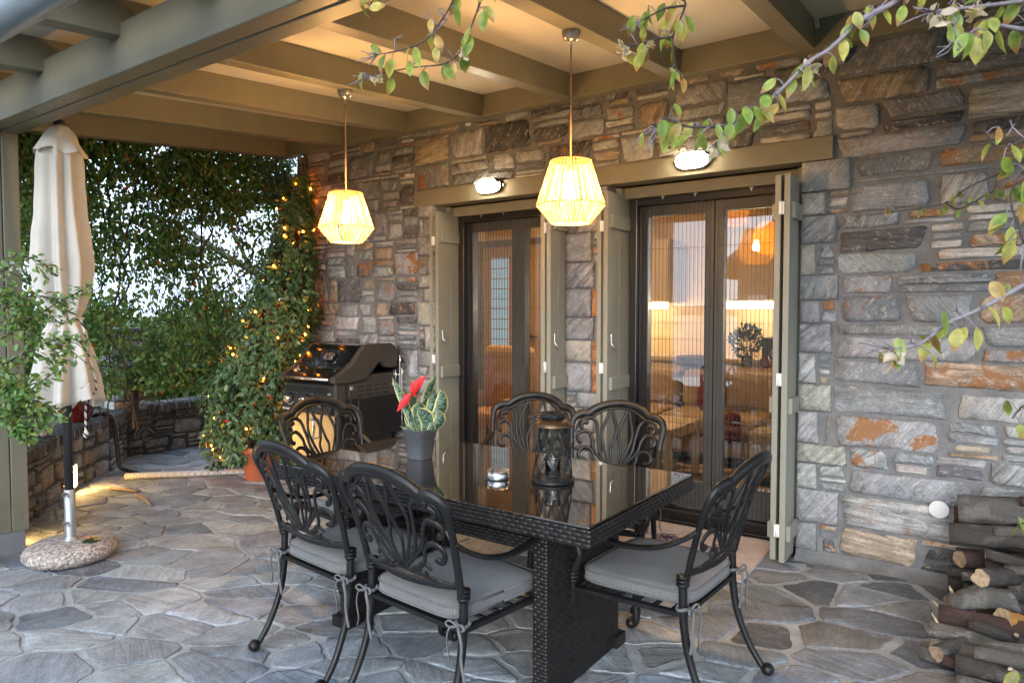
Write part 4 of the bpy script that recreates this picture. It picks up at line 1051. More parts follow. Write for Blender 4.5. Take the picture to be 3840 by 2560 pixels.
for dx, z in ((0, .60), (.022, .50), (-.05, .48), (-.075, .48)): mb.tube(crom([(dx, 0, .0), (dx, 0, z - .02), (dx + .006, -.004, z), (dx + .014, -.006, z - .02), (dx + .012, -.006, z - .04)], 4), .0048, 7)
for z in (.30, .46): mb.tube([(-.09, 0, z), (.005, 0, z)], .004, 6)
mb.build('rod', M_steel, rk)

# ------------------------------------------------------------------ parasol
def parasol():
    x, y = -4.345, -2.45
    t = thing('closed_parasol', 'closed cream parasol tied with a cord on a dark pole', 'parasol', (x, y, 0)); r = random.Random(4)
    nt = NT('parasol_canvas'); co = nt.n('TexCoord').outputs['Object']; w = nt.noise(co, 300, 3, .7); b = nt.noise(co, 3, 4)
    c = nt.mix(1.0, (.60, .565, .51), nt.math('MULTIPLY', nt.n('MapRange', {0: w, 1: .3, 2: .7, 3: .9, 4: 1.1}).outputs[0], nt.n('MapRange', {0: b, 1: .3, 2: .7, 3: .92, 4: 1.06}).outputs[0]), 'MULTIPLY')
    d = nt.n('BsdfPrincipled', {'Base Color': c, 'Roughness': .9, 'Sheen Weight': .1, 'Normal': nt.bump(w, .15, .001)}); tr = nt.n('BsdfTranslucent', {'Color': c}); MC = nt.done(nt.n('MixShader', {0: .22, 1: d.outputs[0], 2: tr.outputs[0]}))
    ZS = [(2.47, .055), (2.42, .078), (2.34, .100), (2.2, .105), (2.0, .113), (1.85, .128), (1.7, .138), (1.55, .125), (1.45, .098), (1.38, .076), (1.3, .10), (1.15, .138), (1.02, .162), (.95, .175), (.925, .178)]
    def rad(z):
        for (a, ra), (b, rb) in zip(ZS, ZS[1:]):
            if b <= z <= a: k = (a - z) / (a - b); k = k * k * (3 - 2 * k); return lerp(ra, rb, k)
        return ZS[-1][1] if z < .93 else ZS[0][1]
    def surf(u, v, out=0):
        a = 2 * math.pi * u; z = 2.46 - 1.52 * v
        fold = .5 + .5 * math.sin(a * 8 + 1.6 * noise.noise(V((z * 1.1, 2.0, 3))) + .7 * math.sin(a * 3 + 1))
        f2 = noise.noise(V((math.cos(a) * 2.6, math.sin(a) * 2.6, z * .9 + 7)))
        am = .34 * min(1, v / .12) * (1.15 if z < 1.3 else 1) * (.55 if 1.33 < z < 1.45 else 1)
        rr = rad(z) * (1 + am * (fold ** 1.3 - .62) + .18 * f2)
        if v > .97: z += .03 * math.sin(a * 4 + .7) + .02 * math.sin(a * 9)
        return V((rr * math.cos(a), rr * math.sin(a), z))
    mb = MB(); mb.grid(surf, 200, 110)
    def hem(u, v):
        p = surf(u, 1.0); q = surf(u, .955); k = 1.04 if math.sin(u * 40) > 0 else 1.10
        return V((p.x * (1.0 + .10 * math.sin(u * 25) * v), p.y * (1.0 + .10 * math.sin(u * 25) * v), p.z - .035 * v * (1 + .6 * math.sin(u * 31))))
    mb.grid(hem, 200, 4); mb.build('canopy', MC, t)
    mb = MB()
    def vent(u, v):
        a = 2 * math.pi * u; z = 2.475 - .15 * v; rr = lerp(.045, .122, v ** .85) * (1 + (.16 * math.sin(a * 5 + .6) + .06 * math.sin(a * 9)) * v * v)
        return V((rr * math.cos(a), rr * math.sin(a), z - .015 * v * math.sin(a * 5 + 2.2)))
    mb.grid(vent, 120, 16); mb.lathe([(0, 2.482), (.03, 2.48), (.046, 2.474)], seg=24); mb.build('vent_flap', MC, t)
    mb = MB(); mb.lathe([(.03, 2.47), (.03, 2.5), (.018, 2.515), (0, 2.52)], seg=16); mb.tube([(0, 0, .33), (0, 0, 2.48)], .0235, 18); mb.build('pole', pm('dark_grey_pole', (.045, .046, .05), .42, .5, var=.08), t)
    nt = NT('flecked_cord'); co = nt.n('TexCoord').outputs['Object']; f = nt.smooth(nt.n('TexWave', {'Vector': nt.mapping(co, (1, 1, 1)), 'Scale': 14, 'Distortion': 3}, bands_direction='DIAGONAL').outputs[1], .62, .7)
    MCord = nt.done(nt.n('BsdfPrincipled', {'Base Color': nt.mix(f, (.6, .58, .55), (.03, .03, .035)), 'Roughness': .8}))
    mb = MB(); mb.tube([V((rad(1.38) * 1.24 * math.cos(a), rad(1.38) * 1.24 * math.sin(a), 1.385 + .006 * math.sin(a))) for a in [R(10 * k) for k in range(37)]], .005, 6)
    q = V((.86, .5, 0)).normalized()
    pts = [q * .095 + V((0, 0, 1.385)), q * .115 + V((0, 0, 1.32)), q * .128 + V((0, 0, 1.22)), q * .165 + V((0, 0, 1.08)), q * .18 + V((0, 0, 1.0)), q * .165 + V((0, 0, .96)), q * .125 + V((0, 0, .93)), q * .112 + V((0, 0, .86)), q * .11 + V((0, 0, .74))]
    mb.tube(crom(pts, 6), .006, 6); mb.lathe([(0, .70), (.012, .71), (.015, .73), (.008, .745), (0, .75)], q * .11, 12); mb.build('tie_cord', MCord, t)
    b = thing('parasol_base', 'round pebble-dash parasol base with a steel tube beside the post', 'parasol base', (x, y, 0))
    nt = NT('washed_aggregate'); co = nt.n('TexCoord').outputs['Object']; vo = nt.n('TexVoronoi', {'Vector': co, 'Scale': 75}); 
    cc = nt.ramp(vo.outputs['Color'], [(0.0, (.05, .045, .05)), (.3, (.30, .25, .22)), (.55, (.46, .38, .33)), (.8, (.58, .52, .47)), (1.0, (.36, .28, .25))])
    cc = nt.mix(nt.smooth(vo.outputs['Distance'], .45, .75), cc, (.22, .19, .17))
    MA = nt.done(nt.n('BsdfPrincipled', {'Base Color': cc, 'Roughness': .75, 'Normal': nt.bump(vo.outputs['Distance'], -.8, .006)}))
    mb = MB(); mb.lathe([(.19, .0), (.222, .008), (.24, .035), (.24, .055), (.225, .08), (.19, .098), (.12, .106), (0, .108)], seg=64); mb.build('stone_disc', MA, b)
    mb = MB(); mb.lathe([(.04, .106), (.04, .112), (.031, .116), (.0285, .13), (.0285, .40), (.026, .402)], seg=24); tu = mb.build('tube', M_galv, b)
    mb = MB()
    for z in (.20, .37): mb.tube([(.02, -.02, z), (.036, -.032, z)], .009, 10); mb.box((.008, -.045, z - .0), (.034, -.026, z + .022))
    mb.build('clamp_screw', M_steel, tu)
    f = thing('flower_ornament', 'small painted yellow flower ornament lying on the parasol base', 'ornament', (x + .12, y + .055, .103)); r = random.Random(8)
    mb = MB()
    for k in range(14): a = k * 2.4; mb.leaf(V((0, 0, .004)), V((math.cos(a), math.sin(a), .25)), V((0, 0, 1)), .05, .03, jit((.02, .05, .03), r), .2, .25)
    mb.build('leaves', M_gloss, f)
    mb = MB()
    for cx, cy, cz, s in ((0, 0, .018, 1), (-.045, -.02, .012, .45), (.05, .012, .016, .5), (.02, .03, .02, .5)):
        for k in range(9): a = k * .698; mb.leaf(V((cx, cy, cz)), V((math.cos(a), math.sin(a), .45)), V((0, 0, 1)), .036 * s, .03 * s, jit((.62, .47, .12) if k % 2 else (.65, .3, .12), r), .1, .2)
        mb.lathe([(0, cz + .012 * s), (.008 * s, cz + .008 * s), (.01 * s, cz)], (cx, cy, 0), 8, col=(.35, .1, .05))
    mb.build('petals', M_gloss, f)
parasol()

# ------------------------------------------------------------------ low garden wall on the left
SEG = [((-4.55, -3.05), (-5.40, -2.25)), ((-5.40, -2.25), (-6.05, -1.74)), ((-6.05, -1.74), (-6.45, -1.27)), ((-6.45, -1.27), (-6.93, -.88)), ((-6.93, -.88), (-6.93, 1.1))]
lw = thing('garden_wall', 'low dark rubble stone wall curving round the patio behind the parasol', 'wall', (-6.2, -1.5, 0)); lwo = V((-6.2, -1.5, 0))
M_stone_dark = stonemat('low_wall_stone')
def lowwall():
    r = random.Random(12); mb = MB()
    for (a, b) in SEG:
        a, b = V((*a, 0)), V((*b, 0)); d = (b - a).normalized(); n = V((d.y, -d.x, 0)); L = (b - a).length
        fr = lambda u, v, h: a + d * u + n * h + V((0, 0, v)) - lwo
        rubble(mb, 0, L, -.02, .44, r, hs=(.14, .26), ws=(.12, .32), fr=fr, prot=(.01, .035), gap=(.006, .016), slant=.4)
        q = mb.add([fr(0, -.03, .002), fr(L, -.03, .002), fr(L, .46, .002), fr(0, .46, .002), fr(L, .46, -.34), fr(0, .46, -.34)])
        mb.face([q, q + 1, q + 2, q + 3], False, 1); mb.face([q + 3, q + 2, q + 4, q + 5], False, 1)
        u = -.02
        while u < L:
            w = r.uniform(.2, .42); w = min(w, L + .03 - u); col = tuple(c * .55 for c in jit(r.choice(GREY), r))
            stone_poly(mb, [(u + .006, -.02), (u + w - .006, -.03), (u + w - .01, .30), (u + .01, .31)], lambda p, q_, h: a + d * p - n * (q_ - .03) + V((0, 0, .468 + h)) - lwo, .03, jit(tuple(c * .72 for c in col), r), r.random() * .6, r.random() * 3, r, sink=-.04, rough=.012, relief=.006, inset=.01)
            u += w
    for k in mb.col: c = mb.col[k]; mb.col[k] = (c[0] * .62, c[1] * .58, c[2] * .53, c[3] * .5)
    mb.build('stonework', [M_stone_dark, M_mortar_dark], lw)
    r = random.Random(31); mb = MB(); P0 = V((-6.99, -.86, 0)) - lwo; S = .15
    for k, (dx, dy) in enumerate(((1, 0), (0, 1), (-1, 0), (0, -1))):
        n = V((dx, dy, 0)); d = V((-dy, dx, 0))
        z = .46
        while z < 1.22:
            h = r.uniform(.11, .2); h = 1.24 - z if 1.24 - z - h < .08 else h; m = r.choice([.0, .5, -.35])
            for u0, u1 in ((-S, S * m), (S * m, S)):
                if u1 - u0 > .04: stone_poly(mb, [(u0 + .005, z + .005), (u1 - .005, z + .005), (u1 - .005, z + h - .005), (u0 + .005, z + h - .005)], lambda u, v, hh: P0 + d * u + n * (S + hh) + V((0, 0, v)), .012, jit(r.choice(GREY + [(.3, .17, .09)]), r), r.random() * .7, .8, r, rough=.003, relief=.003)
            z += h
    mb.box(tuple(P0 + V((-S, -S, .4))), tuple(P0 + V((S, S, 1.235))), mi=1); mb.box(tuple(P0 + V((-S - .03, -S - .03, 1.237))), tuple(P0 + V((S + .03, S + .03, 1.275))), mi=0, col=(.2, .2, .2, .2))
    mb.build('pillar', [M_stone_dark, M_mortar_dark], lw)
    mb = MB(); b = mb.add([V(p) - lwo for p in ((-4.75, -3.25, .42), (-5.6, -2.45, .42), (-6.3, -1.8, .42), (-6.75, -1.4, .42), (-7.15, -1.0, .42), (-9.0, -1.0, .40), (-9, -4, .4), (-5, -4.2, .4))]); mb.face([b + k for k in range(8)][::-1]); mb.build('bed_soil', M_soil, lw)
lowwall()
M_glow = emit('amber_glow', (1.0, .58, .18), 60)
def recess(c, d, n, label):
    t = thing('recessed_wall_light', label, 'wall light', c, 0, None); c = V((0, 0, 0)); d = V(d).normalized(); n = V(n).normalized()
    P = lambda u, v, h: d * u + n * h + V((0, 0, v))
    mb = MB()
    for u0, u1, v0, v1 in ((-.075, .075, .085, .1), (-.075, .075, -.10, -.085), (-.075, -.06, -.085, .085), (.06, .075, -.085, .085)): mb.prism([(u0, v0), (u1, v0), (u1, v1), (u0, v1)], P, .0, .048)
    mb.build('bezel', M_galv, t)
    mb = MB(); q = mb.add([P(-.06, -.085, .03), P(.06, -.085, .03), P(.06, .085, .03), P(-.06, .085, .03)]); mb.face([q, q + 1, q + 2, q + 3]); mb.build('diffuser', M_glow, t)
recess((-5.955, -1.80, .125), (-.787, .617, 0), (.617, .787, 0), 'lit amber wall light in the low rubble wall behind the parasol tube')
recess((-4.93, -2.655, .14), (-.73, .686, 0), (.686, .73, 0), 'lit amber wall light low in the rubble wall behind the timber post')

# red glazed pot, hose, white tube, sticks, figurine
pt = thing('red_glazed_pot', 'ribbed red glazed pot with a leafy plant on the low wall behind the parasol', 'plant pot', (-6.36, -1.55, .50))
mb = MB(); mb.lathe([(.085, 0), (.1, .01), (.125, .08), (.155, .17), (.168, .25), (.165, .31), (.16, .33), (.175, .345), (.175, .365), (.155, .365), (.15, .33)] , seg=40)
pf_ = [(r_, z) for r_, z in ((.085 + .09 * math.sin(min(1, z / .27) * 1.5), z) for z in [.012 * k for k in range(28)])]
mb2 = MB(); mb2.lathe([(r_ * (1 + .012 * (1 if k % 2 else -1)), z) for k, (r_, z) in enumerate(pf_)] + [(.165, .335), (.178, .35), (.176, .368), (.155, .368), (.15, .33), (0, .325)], seg=48); mb2.build('pot', M_redglaze, pt)
mb = MB(); mb.tube(crom([(-6.52, -1.40, .50), (-6.42, -1.33, .53), (-6.37, -1.27, .50), (-6.35, -1.25, .40), (-6.33, -1.24, .2), (-6.31, -1.23, .06), (-6.24, -1.2, .022), (-6.05, -1.2, .02), (-5.97, -1.24, .02)], 8), .019, 10)
tag(mb.build('garden_hose', M_rubber), 'thick black hose running over the low stone wall down to the paving', 'hose')
nt = NT('white_net_tube'); co = nt.n('TexCoord').outputs['Object']
def diag(nt, a): return nt.math('ABSOLUTE', nt.math('SUBTRACT', nt.n('TexWave', {'Vector': nt.mapping(co, (1, 1, 1), (0, 0, a)), 'Scale': 6.5, 'Distortion': .6}).outputs[1], .5))
mm = nt.smooth(nt.math('MINIMUM', diag(nt, R(18)), diag(nt, R(72))), .06, .14)
MW = nt.done(nt.n('BsdfPrincipled', {'Base Color': nt.mix(mm, (.26, .255, .25), (.50, .49, .48)), 'Roughness': .5, 'Normal': nt.bump(mm, .6, .004)}))
mb = MB(); A, B_ = V((-6.02, -1.325, .026)), V((-5.30, -.585, .026)); mb.tube([lerp(A, B_, k / 10) + V((0, 0, .002 * math.sin(k))) for k in range(11)], .036, 16, .75); tag(mb.build('foam_tube', MW), 'white latticed tube lying on the paving in front of the potted climber', 'tube')
for (a, b, c, lab) in (((-5.787, -1.577), (-5.62, -1.53), (-5.478, -1.495), 'thin pale stick on the paving nearer the low wall light'), ((-5.375, -1.566), (-5.2, -1.585), (-5.014, -1.638), 'short bent stick with dark end on the paving towards the table')):
    mb = MB(); r = random.Random(1); mb.tube(crom([(*a, .014), (*b, .016), (*c, .012)], 5), [.010, .013, .012, .013, .012, .011, .012, .011, .012, .011, .008], 8); tag(mb.build('stick', pm('bare_wood', (.22, .15, .09), .8, var=.3, scale=30, bump=.4)), lab, 'stick')
def figurine():
    mb = MB(); E = lambda c, s: mb.lathe([(math.sin(R(180 * k / 10)), -math.cos(R(180 * k / 10))) for k in range(11)], c, 18, M=Matrix.Diagonal((*s, 1)))
    E((0, 0, .045), (.036, .032, .042)); E((0, -.006, .105), (.032, .03, .03)); E((-.04, .01, .108), (.022, .008, .028)); E((.034, .016, .115), (.02, .008, .026)); E((.022, -.028, .02), (.017, .026, .014)); E((-.02, -.028, .018), (.017, .026, .014)); E((.03, -.016, .062), (.012, .02, .011)); E((-.028, -.02, .06), (.012, .02, .011))
    mb.tube(crom([(.006, -.03, .1), (.012, -.052, .098), (.016, -.06, .112), (.016, -.058, .128)], 4), [.013] * 4 + [.011] * 4 + [.009] * 5, 10)
    o = mb.build('elephant_figurine', pm('cream_ceramic', (.42, .38, .32), .4, var=.25, scale=40, bump=.05), loc=(-5.66, -2.08, .515)); m = o.modifiers.new('Remesh', 'REMESH'); m.mode = 'VOXEL'; m.voxel_size = .004; m.use_smooth_shade = True
    o.rotation_euler = (0, 0, R(40)); tag(o, 'small seated cream elephant ornament on top of the low wall', 'figurine')
figurine()
# ------------------------------------------------------------------ firewood
def log(p0, p1, r0, r1, seed, tone, bend=.02, split=False, label='', endc=(.3, .22, .13)):
    r = random.Random(seed); p0, p1 = V(p0), V(p1); n = 30; seg = 26; mb = MB(); d = (p1 - p0).normalized(); u = V((0, 0, 1)); u = (u - d * u.dot(d)).normalized(); w = d.cross(u); sd = seed * 3.7
    sh = [1 + .13 * noise.noise(V((math.cos(2 * math.pi * k / seg) * 1.2, math.sin(2 * math.pi * k / seg) * 1.2, sd))) for k in range(seg)]
    if split:
        q = r.uniform(0, 6.28)
        sh = [s * min(1, .55 / max(.35, math.cos(2 * math.pi * k / seg - q))) if math.cos(2 * math.pi * k / seg - q) > .55 else s for k, s in enumerate(sh)]
    rows = []
    for i in range(n + 1):
        t = i / n; c = p0 + (p1 - p0) * t + u * (1.8 * bend * math.sin(t * 3.1 + sd)) + w * (bend * .7 * math.sin(t * 2.3 + sd * 2)); rr = lerp(r0, r1, t)
        rows.append(mb.add([c + (w * math.cos(a) + u * math.sin(a)) * rr * sh[k] * (1 + .20 * noise.noise(V((math.cos(a) * 1.2, math.sin(a) * 1.2, t * 7 + sd))) + .15 * noise.noise(V((math.cos(a) * 5, math.sin(a) * 5, t * 16 + sd)))) for k, a in enumerate([2 * math.pi * k / seg for k in range(seg)])]))
    for a, b in zip(rows, rows[1:]):
        for k in range(seg): mb.face([a + k, a + (k + 1) % seg, b + (k + 1) % seg, b + k], True)
    for row, c, s in ((rows[0], p0, -1), (rows[-1], p1, 1)):
        cc = mb.add([sum((V(mb.v[row + k]) for k in range(seg)), V()) / seg - d * s * .004])
        for k in range(seg): mb.face([row + (k + 1) % seg, row + k, cc] if s < 0 else [row + k, row + (k + 1) % seg, cc], False, 1)
    for q in range(r.randrange(0, 3)):
        t = r.uniform(.1, .5); a = r.uniform(.6, 2.6); c = p0 + (p1 - p0) * t; o_ = (w * math.cos(a) + u * math.sin(a)); rr = lerp(r0, r1, t)
        mb.tube([c + o_ * rr * .7, c + o_ * (rr + .010)], [.013, .010], 8, mi=0); mb.tube([c + o_ * (rr + .009), c + o_ * (rr + .0125)], [.0095, .008], 8, mi=1)
    o = mb.build('firewood_log', [BARK[tone], END[seed % 2]]); tag(o, label, 'log', 'firewood logs stacked by the wall'); return o
def barkmat(name, c, c2):
    t = NT(name); co = t.n('TexCoord').outputs['Object']; v = t.mapping(co, (4, 30, 30)); a = t.noise(v, 1.0, 6, .65, .6); b = t.noise(co, 9, 5, .6); f = t.noise(co, 160, 4, .7)
    col = t.mix(a, tuple(x * .45 for x in c), tuple(x * 1.5 for x in c)); col = t.mix(t.math('MULTIPLY', t.smooth(b, .52, .62), .85), col, c2); col = t.mix(1.0, col, t.n('MapRange', {0: f, 1: .3, 2: .7, 3: .7, 4: 1.3}).outputs[0], 'MULTIPLY')
    return t.done(t.n('BsdfPrincipled', {'Base Color': col, 'Roughness': .85, 'Normal': t.bump(t.math('ADD', t.math('MULTIPLY', a, 1.4), t.math('ADD', f, b)), .9, .012)}))
BARK = dict(dark=barkmat('dark_bark', (.055, .047, .041), (.11, .10, .088)), grey=barkmat('grey_bark', (.105, .096, .086), (.17, .16, .145)), pale=barkmat('lichen_bark', (.16, .145, .125), (.38, .38, .36)), red=barkmat('red_brown_bark', (.06, .032, .026), (.09, .055, .045)), orange=barkmat('orange_bark', (.42, .19, .04), (.3, .13, .04)))
def endmat(name, c):
    t = NT(name); co = t.n('TexCoord').outputs['Object']; a = t.noise(co, 55, 5, .65)
    return t.done(t.n('BsdfPrincipled', {'Base Color': t.mix(1.0, c, t.n('MapRange', {0: a, 1: .3, 2: .7, 3: .6, 4: 1.35}).outputs[0], 'MULTIPLY'), 'Roughness': .9, 'Normal': t.bump(a, .5, .004)}))
END = [endmat('cut_wood', (.42, .32, .21)), endmat('weathered_end', (.27, .19, .13))]
LG = [((-.125, -1.06, .075), (.12, -.62, .06), .03, .034, 'grey', .006, False, 'short stub log with a round cut end facing outward low in the stack'),
 ((.02, -.66, .255), (.3, -.2, .24), .036, .04, 'dark', .01, False, 'stub log with a round pale end above the arching grey one'),
 ((-.085, -.24, .462), (.95, -.20, .53), .062, .07, 'grey', .01, True, 'thick grey split log on top of the firewood stack'),
 ((-.105, -.17, .405), (.9, -.11, .40), .05, .055, 'red', .01, True, 'dark reddish log tucked behind the top grey log'),
 ((-.115, -.26, .335), (.95, -.25, .40), .062, .07, 'dark', .012, True, 'dark split log with a snapped branch, under the top log'),
 ((.03, -.30, .235), (1.0, -.28, .31), .065, .075, 'dark', .02, False, 'long furrowed dark log in the middle of the stack'),
 ((-.065, -.35, .222), (.3, -.02, .23), .040, .042, 'red', .01, False, 'thin log showing its round brown end near the wall'),
 ((-.12, -.27, .165), (.8, -.24, .14), .026, .03, 'dark', .01, True, 'narrow dark slat sticking out at the side of the stack'),
 ((.115, -.42, .165), (1.0, -.36, .20), .06, .07, 'grey', .01, True, 'grey split log with a pale chipped edge'),
 ((.0, -.36, .10), (1.0, -.34, .09), .055, .06, 'dark', .01, False, 'smooth dark log low against the wall side'),
 ((.05, -.52, .16), (.75, -.42, -.0), .042, .05, 'dark', .015, False, 'dark log with a pale orange cut tip pointing upward'),
 ((-.12, -.16, .06), (.8, -.14, .06), .06, .06, 'dark', .01, False, 'dark log on the ground at the back of the stack'),
 ((-.09, -.13, .19), (.8, -.1, .2), .055, .055, 'dark', .01, False, 'dark log pressed to the wall behind the stack'),
 ((-.09, -.12, .31), (.8, -.1, .32), .055, .055, 'dark', .01, False, 'dark log wedged high between wall and stack'),
 ((-.10, -.70, .125), (.13, -.60, .175), .045, .05, 'grey', .02, False, 'short crooked grey log with cut stubs arching over a gap'),
 ((.085, -.76, .145), (.42, -.52, .02), .05, .045, 'orange', .005, False, 'log with pale sawn face and bright orange bark'),
 ((-.135, -.80, .10), (.95, -.72, -.0 + .07), .036, .05, 'red', .015, False, 'long smooth red-brown pole across the front of the stack'),
 ((.0, -.58, .06), (1.0, -.5, .06), .055, .06, 'dark', .01, False, 'dark log under the arching grey one'),
 ((-.16, -.88, .058), (.95, -.86, .05), .042, .055, 'pale', .012, False, 'forked pale lichen-marked log near the ground'),
 ((-.155, -.965, .045), (.95, -.97, .045), .038, .045, 'pale', .012, False, 'lichen-streaked log with sawn knots, second from the ground edge'),
 ((-.185, -1.0, .035), (.95, -1.04, .035), .03, .04, 'grey', .012, False, 'thin grey log with small round cut end on the paving'),
 ((-.06, -1.09, .042), (.95, -1.12, .045), .04, .05, 'dark', .012, False, 'dark log with a broken bark end at the foot of the stack'),
 ((-.055, -1.2, .04), (.9, -1.22, .045), .04, .045, 'grey', .012, False, 'log lying nearest the camera at the foot of the stack')]
X_ = ['thin grey branch', 'slim dark branch', 'knotty brown branch', 'thin pale branch']
rr_ = random.Random(55)
for k, (y, z, dx, rad, tone, lab) in enumerate(((-.30, .50, .16, .022, 'red', 'slim red-brown branch lying on the very top of the stack'), (-.34, .425, .06, .02, 'grey', 'thin grey branch resting in the notch below the top log'), (-.40, .30, .03, .024, 'dark', 'slim dark branch in front of the furrowed log'), (-.46, .245, .10, .022, 'grey', 'thin grey branch crossing above the chipped split log'), (-.50, .215, .20, .018, 'red', 'slim red-brown branch crossing the chipped split log'),
   (-.62, .205, .16, .022, 'dark', 'slim dark branch sloping above the orange-barked log'), (-.68, .19, .24, .026, 'grey', 'thin grey branch right behind the orange-barked log'), (-.90, .125, -.02, .020, 'dark', 'slim dark branch resting on the forked pale log'), (-.99, .10, .02, .022, 'pale', 'thin pale branch resting on the lichen-streaked log'), (-1.06, .085, -.10, .020, 'red', 'slim red-brown branch between the two lowest front logs'), (-1.14, .095, .0, .024, 'grey', 'thin grey branch on top of the broken-bark log'), (-1.27, .03, -.08, .022, 'dark', 'slim dark branch lying on the paving in front of the stack'), (-.57, .14, -.05, .022, 'dark', 'slim dark branch poking out beside the arching grey log'), (-.35, .17, -.06, .02, 'pale', 'thin pale branch poking out below the furrowed log'))):
    LG.append(((dx, y, z), (.9, y + rr_.uniform(-.06, .1), max(.03, z + rr_.uniform(-.07, .05))), rad, rad * 1.15, tone, .028, False, lab))
for i, (a, b, r0, r1, tone, bend, sp, lab) in enumerate(LG): log(a, b, r0, r1, i + 3, tone, bend, sp, lab)
mb = MB(); mb.tube(crom([(.005, -.42, .10), (.0, -.46, .17), (.015, -.47, .215), (.035, -.475, .25)], 5), [.015] * 6 + [.018] * 5 + [.024, .026, .02, .016, .012], 8, .55); tag(mb.build('split_stick', BARK['pale']), 'pale splintered stick standing upright against the stack', 'stick')
for k, (a, b, lab) in enumerate((((-.08, -.62, .12), (-.10, -.66, .21), 'thin bark splinter leaning on the middle of the stack'), ((-.13, -.78, .14), (-.16, -.82, .19), 'small curled bark flake beside the red-brown pole'), ((-.11, -.88, .07), (-.155, -.86, .15), 'sharp bark splinter rising from the forked pale log'))):
    mb = MB(); mb.tube(crom([a, lerp(V(a), V(b), .5) + V((.004, 0, 0)), b], 4), [.004, .008, .01, .011, .011, .009, .007, .005, .002], 6, .35); tag(mb.build('bark_splinter', END[0]), lab, 'bark')

# ------------------------------------------------------------------ plants
def rdir(r): 
    z = r.uniform(-1, 1); a = r.uniform(0, 6.283); s = math.sqrt(1 - z * z); return V((s * math.cos(a), s * math.sin(a), z))
VG = [(.06, .14, .05), (.085, .17, .055), (.05, .11, .04), (.10, .19, .06), (.15, .20, .06)]
def vine():
    r = random.Random(14); t = thing('climbing_vine', 'dense dark climbing vine hanging as a green screen at the far end of the pergola', 'vine', (-5.7, -1.2, 0)); o = V((-5.7, -1.2, 0))
    mb = MB(); st = MB(); cnt = 0
    # hanging and twining stems
    for k in range(70):
        y = r.uniform(-2.5, .25); x = -5.62 - r.random() * .38
        if r.random() < .5: y = r.choice([-1.42, -1.30, -1.15, -.98, -.8, -.62, -.5]) + r.gauss(0, .05)
        z = 2.75 + r.uniform(-.1, .1); pts = []; ze = r.uniform(.5, 2.0) if r.random() < .75 else .42
        wob = r.uniform(.04, .12)
        while z > ze: pts.append(V((x, y, z)) - o); z -= r.uniform(.10, .2); x += r.gauss(0, wob * .5) * .7; y += r.gauss(0, wob)
        if len(pts) > 2: m = crom(pts, 3); st.tube(m, [max(.0022, (.0105 if k % 9 == 0 else .0045) * (1 - .5 * i / len(m))) for i in range(len(m))], 5, caps=False)
    for k in range(60):
        p = V((-5.6 - r.random() * .4, r.uniform(-1.6, .0), r.uniform(.55, 1.6))); pts = [p - o]
        for j in range(6): p = p + V((r.gauss(0, .04), r.gauss(0, .13), r.gauss(-.02, .09))); pts.append(p - o)
        st.tube(crom(pts, 3), .0032, 4, caps=False)
    st.build('stems', M_vinestem, t)
    for k in range(66000):
        y = r.uniform(-2.55, .22); z = r.uniform(.78, 2.98)
        f = (z - .8) / 2.0
        dens = .36 + .95 * max(0, f - .50) ** 1.0 * 1.75 + (.55 if z > 2.48 else 0) + .14 * (z < 1.5)
        dens *= 1.0 + .28 * math.exp(-((y + 1.05) / .5) ** 2)
        if y > -.35 and z < 2.5: dens *= .45
        nz = .5 * noise.noise(V((y * 2.6, z * 2.6, 4.4))) + .6 * noise.noise(V((y * 7, z * 7, 1.4))) + .7 * noise.noise(V((y * 17, z * 17, 2.4)))
        dens *= max(0, .55 + 1.25 * nz)
        if r.random() > dens: continue
        x = -5.58 - r.random() ** 1.3 * .42
        n = (V((1, r.gauss(0, .5), r.gauss(.35, .4)))).normalized(); d = (V((r.gauss(.1, .3), r.gauss(0, .6), -.75 + r.gauss(0, .4)))).normalized()
        L = r.uniform(.035, .062); c = jit(r.choice(VG), r, .3)
        if r.random() < .012: c = (.35, .04, .02) if r.random() < .5 else (.35, .2, .03)
        (mb.leaf if L > .05 else mb.leaf2)(V((x, y, z)) - o, d, n, L, L * .55, c)
    mb.build('foliage', M_leaf, t)
vine()
tr = thing('trellis_rail', 'dark timber trough and uprights under the climbing vine', 'trellis', (-5.95, -.8, 0))
mb = MB(); mb.box((-.07, -.5, .80), (.05, .45, .92)); mb.build('rail', pm('black_timber', (.016, .013, .011), .8, var=.3, bump=.3), tr)
mb = MB()
for y in (-.46, .42): mb = MB(); mb.box((-.03, y - .02, .44), (.01, y + .02, .80)); mb.build('upright', M_vinestem, tr)

